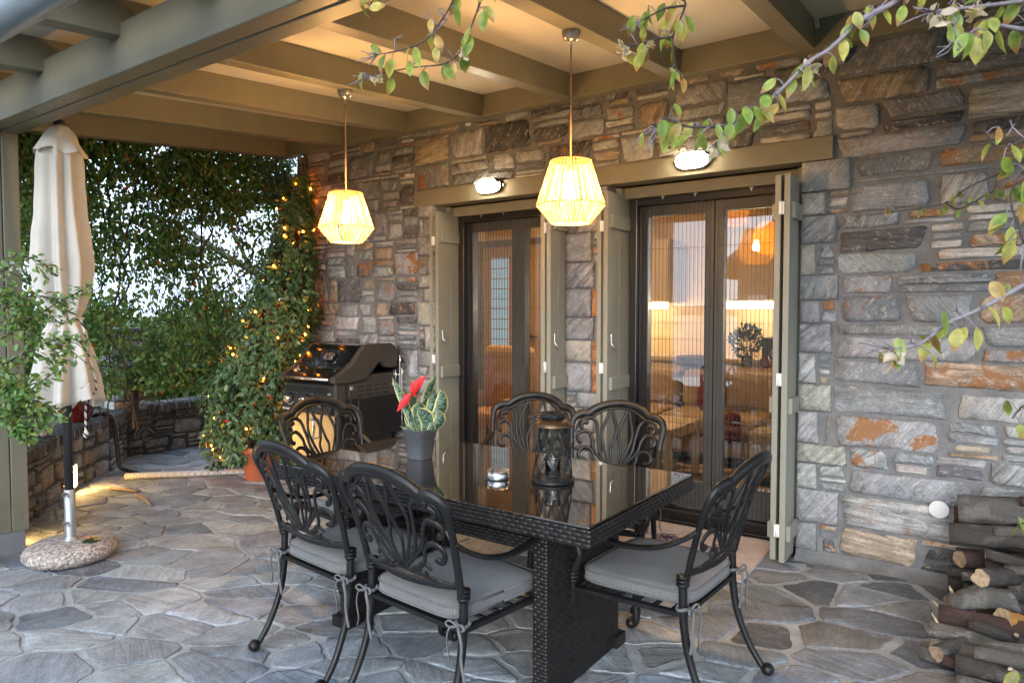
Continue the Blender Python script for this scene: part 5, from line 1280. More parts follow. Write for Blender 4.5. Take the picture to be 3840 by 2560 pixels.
SH = [(-5.30, -.56, .10, .33), (-5.36, -.52, .32, .44), (-5.34, -.50, .80, .40), (-5.22, -.44, 1.15, .36), (-5.17, -.40, 1.40, .33), (-5.11, -.34, 1.80, .235), (-5.11, -.24, 2.2, .15), (-5.15, -.18, 2.66, .11)]
def shc(z):
    for a, b in zip(SH, SH[1:]):
        if a[2] <= z <= b[2]: k = (z - a[2]) / (b[2] - a[2]); return V((lerp(a[0], b[0], k), lerp(a[1], b[1], k), z)), lerp(a[3], b[3], k)
    q = SH[0] if z < SH[0][2] else SH[-1]; return V((q[0], q[1], z)), q[3]
def climber():
    r = random.Random(17); P0 = V((-5.09, -.65, 0)); t = thing('potted_climber', 'leafy climber in a terracotta pot trained up the house corner, hung with fairy lights', 'climbing plant', P0)
    mb = MB(); mb.lathe([(.11, 0), (.125, .01), (.155, .24), (.175, .245), (.178, .29), (.16, .295), (.152, .25), (0, .245)], seg=36); mb.build('pot', M_terra, t)
    st = MB()
    for k in range(22):
        z = .22; pts = []
        ph = r.uniform(0, 6.3); 
        while z < r.uniform(1.6, 2.75):
            c, q = shc(z); k0 = min(1, (z - .2) / .5); c = lerp(V((-5.09, -.65, z)), c, k0); a = ph + z * 2.4; pts.append(c + V((math.cos(a), math.sin(a), 0)) * q * .5 * k0 + rv(r, .02) - P0); z += .14
        if len(pts) > 3: st.tube(crom(pts, 3), .006, 5, caps=False)
    for k in range(60):
        z = r.uniform(1.6, 2.75); c, q = shc(z); pts = [c + rv(r, q) - P0]
        for j in range(5): pts.append(pts[-1] + V((r.gauss(0, .05), r.gauss(0, .04), r.gauss(-.03, .08))))
        st.tube(crom(pts, 3), .0028, 4, caps=False)
    st.build('stems', M_vinestem, t)
    mb = MB(); CG = [(.075, .17, .07), (.06, .135, .06), (.10, .19, .08), (.05, .11, .05), (.13, .20, .07)]
    for k in range(15000):
        z = r.uniform(.0, 1) ** 1.18 * 2.6 + .07; c, q = shc(z)
        a = r.uniform(0, 6.283); rr = q * (1 - .5 * r.random() ** 2.2)
        lump = 1 + .30 * noise.noise(V((math.cos(a) * 1.9, math.sin(a) * 1.9, z * 3.2)))
        if z > 1.9 and r.random() < .35: continue
        if z < .16 and math.cos(a + .6) > .1: continue
        if noise.noise(V((math.cos(a) * 3 + 5, math.sin(a) * 3, z * 5))) < -.36: continue
        od = V((math.cos(a), math.sin(a), 0)); p = c + od * rr * lump
        if p.y > -.035: p.y = -.04 - r.random() * .05
        n = (od + V((0, 0, .55)) + rv(r, .55)).normalized(); d = (od * .5 + V((0, 0, -.7)) + rv(r, .8)).normalized()
        L = r.uniform(.038, .066); col = jit(r.choice(CG), r, .25)
        if r.random() < .008: col = (.5, .42, .05)
        if r.random() < .003: col = (.45, .02, .01)
        if r.random() < .35: 
            w = d.cross(n)
            for s in (-1, 0, 1): mb.leaf(p - P0, (d + w * .75 * s).normalized(), n, L * .85, L * .4, col, .14, .12)
        else: mb.leaf(p - P0, d, n, L, L * .46, col, .14, .14)
    mb.build('foliage', M_gloss, t)
climber()
def fairy():
    r = random.Random(23); t = thing('fairy_lights', 'string of warm fairy lights wound through the potted climber', 'string lights', (-5.2, -.4, 0)); o = V((-5.2, -.4, 0))
    view = (V((0, -4.23, 1.42)) - o).normalized(); pts = []; bulbs = []
    for k in range(130):
        z = .12 + 2.62 * k / 129; c, q = shc(z); a = 2.4 * math.sin(k * .83) - .62 + r.gauss(0, .35); od = V((math.cos(a), math.sin(a), 0)); p = c + od * q * r.uniform(.7, 1.05) + V((0, 0, r.gauss(0, .05)))
        if p.y > -.05: p.y = -.06
        pts.append(p - o)
        if r.random() < .46: bulbs.append(p + od * .015 - o)
    mb = MB(); mb.tube(crom(pts, 3), .0018, 4, caps=False); mb.build('wire', M_twig, t)
    Mg = emit('fairy_glow', (1.0, .19, .012), 60)
    mb = MB(); mb.lathe([(0, -.009), (.0065, -.004), (.0075, .002), (.004, .008), (0, .010)], seg=8); proto = None
    for i, p in enumerate(bulbs):
        if proto is None: proto = mb.build('bulb', Mg, t); b = proto
        else: b = proto.copy(); C.objects.link(b); b.parent = t
        b.location = p
fairy()

def bushmass(name, label, cat, blobs, n, cols, L, mat, seed, stems=None, group=None, base=None, two=False):
    if two: n = int(n * 1.5)
    r = random.Random(seed); base = V(base if base else (blobs[0][0], blobs[0][1], terrain(blobs[0][0], blobs[0][1]))); t = thing(name, label, cat, base, 0, group); mb = MB()
    tot = sum(b[3] ** 2 for b in blobs)
    for x, y, z, rad in blobs:
        for k in range(int(n * rad * rad / tot)):
            d0 = rdir(r); rr = rad * (r.random() ** .38) * (1 + .3 * noise.noise(d0 * 2.2 + V((x, y, z)))); p = V((x, y, z)) + V((d0.x * rr, d0.y * rr, d0.z * rr * .85))
            if noise.noise(p * (1.6 / max(.3, rad)) + V((seed, 0, 0))) < -.22: continue
            if p.z < base.z + .02: continue
            l = r.uniform(*L); (mb.leaf2 if two else mb.leaf)(p - base, (d0 + rv(r, .9)).normalized(), (V((0, 0, 1)) + rv(r, .8)).normalized(), l, l * .5, jit(r.choice(cols), r, .25))
    mb.build('foliage', mat, t)
    if stems:
        sm = MB()
        for pts, r0, r1 in stems: m = crom([V(p) - base for p in pts], 5); sm.tube(m, [lerp(r0, r1, i / (len(m) - 1)) for i in range(len(m))], 7)
        sm.build('stems' if cat != 'tree' else 'trunk', M_bark, t)
    return t
FG = [(.10, .19, .05), (.14, .23, .055), (.08, .16, .045), (.20, .25, .07), (.12, .21, .07)]
# foreground shrub at the left edge
def foreshrub():
    r = random.Random(6); base = V((-3.62, -3.38, 0)); t = thing('flowering_shrub', 'light green shrub with sprays of small leaves in front of the parasol and post', 'shrub', base); st = MB(); mb = MB()
    S = [[(-3.485, -3.241, 1.17), (-3.312, -3.115, 1.312), (-3.183, -3.02, 1.419), (-3.024, -2.905, 1.525)], [(-3.392, -3.241, 1.104), (-3.222, -3.118, 1.226), (-3.066, -3.006, 1.314), (-2.96, -2.93, 1.30)], [(-3.462, -3.211, 1.454), (-3.324, -3.088, 1.598), (-3.271, -3.029, 1.653), (-3.198, -2.963, 1.60)], [(-3.39, -3.244, 1.017), (-3.247, -3.144, 1.052), (-3.162, -3.082, 1.104), (-3.063, -3.01, 1.191)], [(-3.327, -3.264, .973), (-3.201, -3.175, 1.007), (-3.129, -3.127, .973), (-3.1, -3.109, .938)], [(-3.427, -3.253, 1.349), (-3.256, -3.13, 1.454), (-3.142, -3.049, 1.489), (-3.041, -2.981, 1.471)],
         [(-3.45, -3.23, 1.25), (-3.3, -3.12, 1.38), (-3.2, -3.05, 1.36), (-3.1, -2.98, 1.24)], [(-3.40, -3.22, 1.05), (-3.27, -3.14, 1.12), (-3.17, -3.08, 1.06), (-3.12, -3.06, .98)], [(-3.45, -3.22, 1.4), (-3.33, -3.12, 1.5), (-3.25, -3.06, 1.48), (-3.16, -3.0, 1.40)], [(-3.42, -3.24, 1.15), (-3.30, -3.16, 1.17), (-3.24, -3.12, 1.10), (-3.21, -3.10, 1.02)], [(-3.45, -3.25, 1.2), (-3.33, -3.17, 1.24), (-3.26, -3.13, 1.2), (-3.2, -3.1, 1.12)]]
    for i, s in enumerate(S):
        full = [base + V((r.uniform(-.05, .05), r.uniform(-.05, .05), 0)), base + V((.02, .02, .6)), V(s[0])] + [V(p) for p in s[1:]]
        st.tube(crom([p - base for p in full], 5), [.006 * (1 - .7 * k / 26) for k in range(26)], 5)
        pts = crom(s, 14); tw = list(pts)
        for k in range(5):
            j = r.randrange(10, len(pts) - 2); e = pts[j] + V((r.uniform(-.03, .12), r.uniform(-.03, .1), r.uniform(-.12, .08))); st.tube([pts[j] - base, (pts[j] + e) / 2 + V((0, 0, .01)) - base, e - base], .0018, 4); tw += [lerp(pts[j], e, q / 6) for q in range(2, 7)]
        for p in tw:
            for q in range(3 if i in (0, 1, 2, 5) else 6):
                if r.random() < .30: continue
                d = (V((.4, .3, r.uniform(-.6, .6))) + rv(r, .9)).normalized(); L = r.uniform(.02, .036); c = jit(r.choice(FG), r, .25)
                if r.random() < .06: c = jit((.2, .19, .04), r)
                mb.leaf(p + rv(r, .022) - base, d, (V((.2, -.5, .8)) + rv(r, .5)).normalized(), L, L * .55, c, .12, .15)
        if i in (0, 2): 
            for k in range(14): p = pts[-1] + rv(r, .025); mb.leaf(p - base, rdir(r), rdir(r), .012, .006, (.12, .05, .03))
    for k in range(16):
        c = V((-3.285, -3.06, 1.63)) + rv(r, .035); 
        for q in range(5): mb.leaf(c - base, (V((0, -.4, .2)) + rdir(r)).normalized(), rdir(r), .013, .01, (.62, .60, .72))
        if k > 5: break
    mb.build('foliage', M_leaf, t); st.build('stems', M_twig, t)
foreshrub()
# greenery standing on the low wall and in the bed behind
bushmass('wall_bush', 'yellow green trailing bush on the low wall between post and parasol', 'shrub', [(-5.75, -2.35, .72, .24), (-5.5, -2.5, .78, .24), (-6.0, -2.1, .66, .2), (-5.3, -2.65, .85, .25)], 2600, FG, (.03, .05), M_leaf, 41, base=(-5.6, -2.5, .42))
bushmass('pot_plant', 'soft grey green bush growing from the red glazed pot', 'shrub', [(-6.36, -1.55, 1.05, .24), (-6.5, -1.4, 1.2, .22), (-6.3, -1.45, 1.3, .16), (-6.25, -1.5, .9, .16), (-6.6, -1.2, 1.05, .2)], 3400, [(.06, .10, .05), (.08, .12, .06), (.045, .08, .04), (.10, .14, .06)], (.02, .034), M_leaf, 42, base=(-6.36, -1.55, .83), stems=[([(-6.36, -1.55, .83), (-6.38, -1.5, 1.0), (-6.45, -1.42, 1.2)], .008, .003), ([(-6.36, -1.55, .83), (-6.33, -1.5, 1.0), (-6.3, -1.45, 1.3)], .008, .003)])
bushmass('garden_bush', 'leafy green bush behind the low wall, beside the stone pillar', 'shrub', [(-7.3, -2.3, 1.0, .5), (-7.0, -2.8, 1.1, .5), (-7.6, -1.8, .9, .45)], 4200, FG, (.035, .06), M_leaf, 43, base=(-7.3, -2.3, .4))
# garden beyond
OL = [(.13, .18, .06), (.10, .15, .05), (.17, .22, .08), (.085, .13, .045)]
bushmass('garden_tree', 'pale green feathery tree rising behind the parasol', 'tree', [(-9.2, -1.1, 3.0, .62), (-9.0, -.9, 2.45, .45), (-9.4, -1.5, 2.5, .55), (-9.3, -1.2, 3.6, .5), (-9.1, -1.6, 1.9, .45)], 8000, OL, (.06, .10), M_leaf, 51, stems=[([(-9.3, -1.2, .0), (-9.3, -1.25, 1.2), (-9.2, -1.1, 2.4), (-9.2, -1.1, 3.2)], .07, .02)], two=True)
bushmass('olive_tree', 'gnarled grey tree with a bare leaning limb behind the climber', 'tree', [(-9.2, 3.2, 2.7, .7), (-8.9, 2.6, 3.2, .6), (-9.6, 1.9, 3.4, .5), (-9.3, 3.9, 2.2, .6)], 4200, OL, (.06, .10), M_leaf, 52, stems=[([(-9.0, 2.9, -.1), (-9.0, 2.75, .9), (-9.0, 2.55, 1.75), (-9.0, 2.1, 2.0), (-9.0, 1.5, 2.28), (-9.1, 1.0, 2.6)], .085, .035), ([(-9.0, 2.6, 1.7), (-9.0, 2.9, 2.2), (-9.1, 3.2, 2.9)], .07, .02), ([(-9.0, 2.0, 2.05), (-9.0, 1.7, 2.6), (-9.2, 1.6, 3.2)], .035, .012)], base=(-9.0, 2.9, 0), two=True)
HG = [(.07, .12, .04), (.10, .16, .05), (.05, .09, .03), (.14, .19, .07)]
for i, (x, y, z, s, lab) in enumerate(((-10.5, -1.2, .7, .95, 'rounded light green bush in the garden behind the parasol and vine'), (-11.5, .6, .75, 1.05, 'largest light green bush seen through the middle of the vine'), (-10.2, 1.9, .55, .85, 'low light green bush seen beneath the leaning tree limb'), (-12.5, 3.6, .8, 1.1, 'bright bush beyond the climber in the far garden'), (-10.8, -3.0, .75, 1.0, 'light green bush behind the post at the edge of the garden'))):
    bushmass('hedge_bush', lab, 'shrub', [(x, y, z, s), (x + .4, y + .6, z * .7, s * .7), (x - .3, y - .6, z * .8, s * .75)], 5200, HG, (.10, .19), M_leaf, 60 + i, group='bushes in the garden beyond the vine', two=True)
gr = MB(); r = random.Random(77)
for k in range(9000):
    x = r.uniform(-12, -7.2); y = r.uniform(-3, 4); b = V((x, y, terrain(x, y))); d = V((r.gauss(0, .3), r.gauss(0, .3), 1)).normalized(); gr.leaf2(b, d, rdir(r), r.uniform(.12, .32), .016, jit(r.choice(HG), r, .3))
o = gr.build('meadow_grass', M_leaf); tag(o, 'green meadow grass in the garden beyond the low wall', 'grass', kind='stuff')

# ------------------------------------------------------------------ apple tree whose branches hang into the view
def appletree():
    B = {'b1a': [[-1.108, -2.821, 2.32], [-1.136, -2.846, 2.22], [-1.156, -2.862, 2.174], [-1.189, -2.887, 2.121], [-1.232, -2.919, 2.094], [-1.292, -2.96, 2.08]],
 'b1b': [[-1.057, -2.786, 2.32], [-1.083, -2.8, 2.223], [-1.099, -2.805, 2.18], [-1.124, -2.817, 2.115], [-1.138, -2.818, 2.097], [-1.173, -2.836, 2.069], [-1.248, -2.879, 2.062], [-1.343, -2.937, 2.044]],
 'b1c': [[-1.25, -2.93, 2.34], [-1.295, -2.952, 2.26], [-1.311, -2.967, 2.20]],
 'b2a': [[-0.644, -2.44, 2.346], [-0.665, -2.46, 2.231], [-0.68, -2.473, 2.18], [-0.691, -2.482, 2.141], [-0.684, -2.481, 2.075], [-0.677, -2.477, 2.046]],
 'b2b': [[-0.667, -2.461, 2.227], [-0.707, -2.49, 2.22], [-0.735, -2.51, 2.204], [-0.763, -2.53, 2.186]], 'b2c': [[-0.691, -2.482, 2.146], [-0.729, -2.509, 2.138], [-0.762, -2.532, 2.126], [-0.804, -2.561, 2.123]],
 'b3': [[-0.08, -2.859, 1.99], [-0.131, -2.883, 1.95], [-0.181, -2.907, 1.924], [-0.211, -2.917, 1.896], [-0.236, -2.923, 1.875], [-0.263, -2.931, 1.86], [-0.294, -2.941, 1.828], [-0.319, -2.947, 1.804], [-0.346, -2.955, 1.781], [-0.375, -2.964, 1.765], [-0.415, -2.981, 1.725]],
 'b3b': [[-0.382, -2.956, 1.766], [-0.422, -2.979, 1.761], [-0.462, -2.999, 1.764], [-0.494, -3.015, 1.78], [-0.509, -3.02, 1.764]],
 'b4': [[0.087, -2.683, 1.976], [0.044, -2.729, 1.961], [-0.024, -2.792, 1.945], [-0.057, -2.831, 1.935], [-0.083, -2.864, 1.926]], 'b4b': [[0.095, -2.681, 1.908], [0.045, -2.731, 1.911], [-0.007, -2.782, 1.915], [-0.031, -2.815, 1.894], [-0.051, -2.844, 1.874]],
 'b5': [[0.107, -2.815, 1.503], [0.052, -2.843, 1.466], [-0.007, -2.873, 1.426], [-0.048, -2.891, 1.405], [-0.086, -2.906, 1.37], [-0.122, -2.919, 1.361]],
 'b6': [[0.171, -1.411, 1.964], [-0.05, -1.509, 1.835], [-0.115, -1.495, 1.789], [-0.26, -1.535, 1.768], [-0.348, -1.535, 1.762]], 'b6b': [[-0.115, -1.495, 1.792], [-0.074, -1.508, 1.765], [0.014, -1.486, 1.816], [0.093, -1.471, 1.838]],
 'b7': [[0.094, -2.693, 1.686], [0.052, -2.723, 1.663], [0.033, -2.739, 1.625], [0.046, -2.732, 1.572], [0.055, -2.728, 1.541]],
 'b7b': [[0.094, -2.693, 1.75], [0.052, -2.723, 1.724], [0.014, -2.752, 1.709], [-0.008, -2.767, 1.74]],
 'b8': [[0.129, -2.326, 1.248], [0.077, -2.364, 1.219], [0.056, -2.38, 1.19]], 'b9': [[0.136, -2.335, 0.981], [0.083, -2.373, 0.962], [0.069, -2.382, 0.952]], 'b10': [[0.144, -2.348, 0.619], [0.089, -2.385, 0.633], [0.057, -2.406, 0.638]]}
    r = random.Random(90); base = V((.95, -2.95, 0)); t = thing('apple_tree', 'fruit tree whose thin leafy yellow green branches hang in the foreground before wall and ceiling', 'tree', base)
    tk = MB(); tk.tube(crom([V((0, 0, -.05)), V((.02, .02, .6)), V((-.03, 0, 1.3)), V((-.05, .05, 2.0)), V((-.1, .1, 2.6)), V((-.25, .15, 3.1))], 5), [.075 - .0022 * k for k in range(26)], 12); tk.build('trunk', M_bark, t)
    root = {'b1a': (-.3, -2.7, 2.75), 'b1b': (-.3, -2.7, 2.75), 'b1c': (-.3, -2.75, 2.75), 'b2a': (.1, -2.75, 2.7), 'b3': (.55, -2.95, 2.25), 'b4': (.55, -2.9, 2.1), 'b4b': (.55, -2.9, 2.05), 'b5': (.6, -2.9, 1.7), 'b6': (.6, -2.3, 2.2), 'b7': (.5, -2.9, 1.8), 'b7b': (.5, -2.9, 1.85), 'b8': (.5, -2.7, 1.4), 'b9': (.5, -2.75, 1.15), 'b10': (.55, -2.75, .7)}
    br = MB(); tw = MB(); lf = MB(); dry = MB()
    AG = [(.20, .28, .06), (.25, .32, .07), (.16, .24, .05), (.30, .33, .08), (.36, .34, .09)]; BR = [(.32, .20, .06), (.38, .27, .09), (.26, .15, .05)]
    for k, pts in B.items():
        P = [V(p) for p in pts]; far = k in ('b6', 'b6b'); main = k in ('b3', 'b4', 'b4b', 'b5')
        full = ([V((.935, -2.94, max(.4, root[k][2] - .18))), V(root[k])] if k in root else []) + P
        C_ = crom([p - base for p in full], 5); n = len(C_); ra = .0052 if main else .0034 if not far else .003
        br.tube(C_, [ra * (1.9 if i < 6 and k in root else 1) * (1 - .62 * i / n) * (1 + .22 * (i % 4 == 0)) for i in range(n)], 7, mi=0 if main else 1)
        S = crom(P, 8); small = far or k in ('b8', 'b9', 'b10')
        LS = (.032, .048) if not small else (.028, .04)
        if k == 'b10' or k == 'b9' or k == 'b8': LS = (.036, .05)
        if k[:2] in ('b1', 'b2'): LS = (.042, .06)
        i = 2
        while i < len(S):
            p = S[i]
            if r.random() < (.93 if main or k[:2] == 'b7' else .85):
                for q in range(r.choice([1, 1, 2, 2, 3]) if not far else r.choice([1, 2, 2, 3])):
                    off = rv(r, .022); sp = p + off; d = V((r.gauss(0, .45), r.gauss(0, .35), -1 + r.gauss(.1, .35))).normalized(); nn = (V((.35, -.8, .35)) + rv(r, .7)).normalized(); L = r.uniform(*LS)
                    c = jit(r.choice(AG), r, .18); tip = jit(r.choice(BR), r, .2) if r.random() < .55 else (tuple(c[j] * 1.15 for j in range(3)))
                    if r.random() < .09: c = jit(r.choice(BR), r, .2)
                    if small: c = tuple(x * .75 for x in c)
                    tw.tube([p - base, (p + sp) / 2 + V((0, 0, .004)) - base, sp - base], .0011, 4, caps=False)
                    heroleaf(lf, sp - base, d, nn, L, L * r.uniform(.42, .6), c, tip, r)
            if r.random() < (.22 if not far else 0.05):   # bare spur with tiny twigs
                q = p + V((r.gauss(0, .02), r.gauss(0, .015), r.uniform(.0, .035))); tw.tube([p - base, q - base], .0016, 5)
                for _ in range(4): e = q + rv(r, .018); tw.tube([q - base, e - base], .0009, 4, caps=False)
            i += r.choice([3, 4, 4, 5])
        if k in ('b1a', 'b1b', 'b3b', 'b4', 'b4b', 'b2b', 'b5', 'b7'):
            e = S[-1]; dd = (S[-1] - S[-3]).normalized()
            for _ in range(9): q = e + dd * r.uniform(.01, .05) + rv(r, .022); tw.tube([e - base, (e + q) / 2 + rv(r, .005) - base, q - base], [.0017, .0013, .0009], 5)
        if k in ('b4', 'b5', 'b2c', 'b1b', 'b3'):       # withered blossom heads
            for c0 in ([S[-3], S[len(S) // 2]] if k != 'b5' else [S[-1]]):
                c0 = c0 + V((0, 0, -.012))
                for _ in range(12): dry.leaf(c0 + rv(r, .008) - base, rdir(r), rdir(r), r.uniform(.014, .026), .016, jit((.52, .44, .36), r, .25), .3, .4)
    br.build('branch', [M_lilac, M_twig], t); lf.merge(tw, 1); lf.build('foliage', [M_apple, M_lilac], t); dry.build('withered_blossom', M_apple, t)
def heroleaf(mb, p, d, n, L, W, c, tip, r):
    w = d.cross(n); 
    if w.length < 1e-4: w = d.orthogonal()
    w.normalize(); n = w.cross(d); cu = r.uniform(.05, .5); fd = r.uniform(.1, .35); tws = r.uniform(-.5, .5); nu, nv = 4, 7
    rows = []
    for j in range(nv + 1):
        v = j / nv; wd = W * .5 * math.sin(min(1, v * 1.04 + .02) * math.pi) ** .72 * (1.05 - .25 * v); ca, sa = math.cos(tws * v), math.sin(tws * v)
        cpt = p + d * (L * (v - .12 * cu * v * v)) - n * (L * cu * v * v * .6)
        ww = w * ca + n * sa; nn = n * ca - w * sa
        rows.append(mb.add([cpt + ww * (wd * k) + nn * (abs(k) * wd * fd + .004 * L * 10 * math.sin(v * 17 + k * 3) * .12 * abs(k)) for k in (-1, -.5, 0, .5, 1)]))
    for j in range(nv):
        v = (j + .5) / nv
        for i in range(nu):
            edge = i in (0, 3); k = max(0, min(1, (v - .62) / .2 + (.35 if edge else 0) + r.uniform(-.15, .15))) if tip != c else 0
            cc = tuple(lerp(a, b, k) * (.92 if i in (1, 2) else 1.05) for a, b in zip(c, tip)); q = rows[j] + i; q2 = rows[j + 1] + i
            mb.face([q, q + 1, q2 + 1, q2], True, 0, cc)
appletree()
# ------------------------------------------------------------------ room behind the glass
M_wall_in = pm('warm_cream_wall', (.62, .46, .29), .85, var=.04, bump=.05); M_floor_in = pm('interior_tile', (.16, .12, .09), .3, var=.15, scale=3)
M_oak = pm('pale_oak', (.40, .27, .15), .4, var=.2, scale=3, bump=.05, stretch=(1, 12, 1)); M_sofa = pm('beige_upholstery', (.34, .25, .17), .95, var=.1, scale=8, bump=.2, bs=200); M_cab = pm('cream_cabinet', (.5, .40, .29), .4, var=.04)
M_led = emit('led_strip', (1.0, .80, .52), 16)
rm = thing('living_room', 'warm lit living room walls, ceiling and floor seen through the glazed doors', 'room', (-3, 2, 0)); ro = V((-3, 2, 0))
def inroom(mb, name, m, parent, off, bevel=0):
    mb.v = [tuple(V(p) - off) for p in mb.v]; return mb.build(name, m, parent, bevel)
mb = MB(); mb.box((-6.2, .421, -.12), (.9, 4.0, -.012)); inroom(mb, 'room_floor', M_floor_in, rm, ro)
mb = MB(); mb.box((-6.2, .421, 2.62), (.9, 4.0, 2.7)); inroom(mb, 'room_ceiling', M_wall_in, rm, ro)
mb = MB(); mb.box((-6.2, 3.9, -.01), (.9, 4.0, 2.62)); mb.box((-6.2, .421, -.01), (-6.1, 3.9, 2.62)); mb.box((.8, .421, -.01), (.9, 3.9, 2.62)); mb.box((-6.1, 3.02, -.01), (-4.35, 3.1, 2.62)); mb.box((-4.43, 3.1, -.01), (-4.35, 3.9, 2.62))
for a, b in ((-6.1, LO[0]), (LO[1], RO[0]), (RO[1], .8)): mb.box((a, .421, -.01), (b, .43, 2.62))
mb.box((-6.1, .4205, 2.30), (.8, .4295, 2.62))
inroom(mb, 'room_wall', M_wall_in, rm, ro)
idr = thing('interior_door', 'brown interior door with a tall narrow glazed strip beyond the glazed door beside the barbecue', 'door', (-5.15, 3.0, 0)); io = V((-5.15, 3.0, 0))
M_idoor = pm('brown_door', (.40, .26, .14), .4, var=.12, scale=3, bump=.03)
mb = MB(); mb.box((-5.42, 2.98, 0), (-5.31, 3.019, 2.27)); mb.box((-5.02, 2.98, 0), (-4.52, 3.019, 2.27)); mb.box((-5.31, 2.98, 0), (-5.02, 3.019, .98)); mb.box((-5.31, 2.98, 2.14), (-5.02, 3.019, 2.27)); inroom(mb, 'door_leaf', M_idoor, idr, io)
mb = MB(); mb.box((-5.50, 2.96, 0), (-5.425, 3.02, 2.36)); mb.box((-4.515, 2.96, 0), (-4.44, 3.02, 2.36)); mb.box((-5.5, 2.961, 2.275), (-4.44, 3.02, 2.355)); mb.box((-4.87, 2.972, .2), (-4.845, 2.982, 2.2)); inroom(mb, 'door_frame', pm('dark_door_frame', (.10, .06, .035), .4), idr, io)
mb = MB(); mb.box((-5.31, 2.995, .98), (-5.02, 3.0, 2.14)); inroom(mb, 'glazed_strip', emit('emissive_daylight', (.72, .86, .95), .25), idr, io)  # pane glows by itself, standing in for daylight coming through the strip
mb = MB()
for k in range(9): mb.box((-5.31, 2.985, 1.08 + .13 * k), (-5.02, 2.996, 1.09 + .13 * k))
inroom(mb, 'glazing_bar', M_idoor, idr, io)
mb = MB(); mb.tube([(-4.68, 2.975, 1.13), (-4.68, 2.94, 1.13), (-4.56, 2.935, 1.13)], .011, 8); mb.lathe([(.025, 0), (.025, .012), (0, .013)], (-4.68, 2.98, 1.13), 14, M=Matrix.Rotation(R(90), 4, 'X')); inroom(mb, 'door_handle', M_darkframe, idr, io)
kt = thing('kitchen_units', 'cream kitchen units with glowing strip lights under the wall cupboards', 'kitchen', (-2.6, 3.6, 0)); ko = V((-2.6, 3.6, 0))
mb = MB(); mb.box((-4.2, 3.3, 0), (.7, 3.89, .88)); 
for k in range(8): mb.box((-4.19 + .6 * k, 3.285, .1), (-4.19 + .6 * k + .585, 3.3, .86))
inroom(mb, 'base_units', M_cab, kt, ko)
mb = MB(); mb.box((-4.25, 3.24, .881), (.72, 3.895, .925)); inroom(mb, 'worktop', M_cab, kt, ko)
mb = MB()
for a, b in ((-4.25, -3.08), (-2.42, .6)): mb.box((a, 3.52, 1.545), (b, 3.895, 2.3)); mb.box((a + .01, 3.505, 1.56), ((a + b) / 2 - .004, 3.519, 2.29)); mb.box(((a + b) / 2 + .004, 3.505, 1.56), (b - .01, 3.519, 2.29))
inroom(mb, 'wall_units', M_cab, kt, ko)
mb = MB()
for a, b in ((-4.2, -3.10), (-2.40, .55)): mb.box((a, 3.50, 1.475), (b, 3.54, 1.544))
inroom(mb, 'strip_light', M_led, kt, ko)
mb = MB(); 
for z in (1.1, 1.3): mb.box((-4.2, 3.893, z), (.7, 3.899, z + .006))
inroom(mb, 'splashback_joint', M_oak, kt, ko)
mb = MB(); mb.box((-1.95, 3.30, .93), (-1.3, 3.8, 1.16)); inroom(mb, 'oven', M_black, kt, ko, .01)
sf = thing('corner_sofa', 'beige corner sofa facing the glazed doors', 'sofa', (-2.2, 2.6, 0)); so = V((-2.2, 2.6, 0))
mb = MB(); mb.box((-3.6, 2.88, .1), (-.6, 3.1, .86)); inroom(mb, 'sofa_back', M_sofa, sf, so, .05)
for a, b in ((-3.6, -2.62), (-2.60, -1.62), (-1.60, -.6)): 
    mb = MB(); mb.box((a, 2.66, .44), (b, 2.90, .83)); inroom(mb, 'back_cushion', M_sofa, sf, so, .06)
    mb = MB(); mb.box((a, 2.05, .28), (b, 2.70, .46)); inroom(mb, 'seat_cushion', M_sofa, sf, so, .05)
mb = MB(); mb.box((-3.6, 2.08, .08), (-.6, 2.9, .275)); mb.box((-1.60, 1.55, .08), (-.6, 2.08, .44)); inroom(mb, 'sofa_base', M_sofa, sf, so, .03)
def soft(name, label, cat, c, s, m, rz=0, rx=0):
    mb = MB(); mb.lathe([(math.sin(R(180 * k / 12)) ** .6, -math.cos(R(180 * k / 12))) for k in range(13)], (0, 0, 0), 28, wob=lambda a, z: 1.0 / (abs(math.cos(a)) ** 5 + abs(math.sin(a)) ** 5) ** .2)
    o = mb.build(name, m); o.scale = s; o.location = c; o.rotation_euler = (rx, 0, rz); tag(o, label, cat); return o
soft('cushion', 'dark red cushion leaning on the sofa beside the door stile', 'cushion', (-2.20, 2.45, .64), (.14, .19, .07), pm('wine_red', (.11, .008, .018), .9), .2, R(75))
soft('cushion', 'red cushion low on the corner sofa near the dark blanket', 'cushion', (-1.78, 1.74, .42), (.07, .14, .06), pm('crimson', (.10, .008, .012), .9), .4, R(70))
nt = NT('striped_red'); co = nt.n('TexCoord').outputs['Object']; w = nt.smooth(nt.n('TexWave', {'Vector': co, 'Scale': 2.2}, bands_direction='Y').outputs[1], .45, .55)
soft('cushion', 'red cushion with white stripes beyond the glazed door beside the barbecue', 'cushion', (-2.98, 1.2, .78), (.17, .17, .07), nt.done(nt.n('BsdfPrincipled', {'Base Color': nt.mix(w, (.30, .02, .03), (.65, .6, .55)), 'Roughness': .9})), -.3, R(70))
mb = MB(); mb.grid(lambda u, v: V((-1.62 + 1.0 * u, 1.53 + .62 * min(1, v * 1.6), .47 - max(0, .38 - v) * 1.0 + .006 * math.sin(u * 40))), 40, 24); tag(mb.build('blanket', pm('grey_throw', (.13, .11, .10), .95, var=.15, bump=.3)), 'dark grey throw draped over the end of the corner sofa', 'blanket')
ct = thing('coffee_table', 'pale oak coffee table on the cowhide rug inside the glazed door nearest the firewood', 'table', (-2.35, 1.4, 0)); c0 = V((-2.35, 1.4, 0))
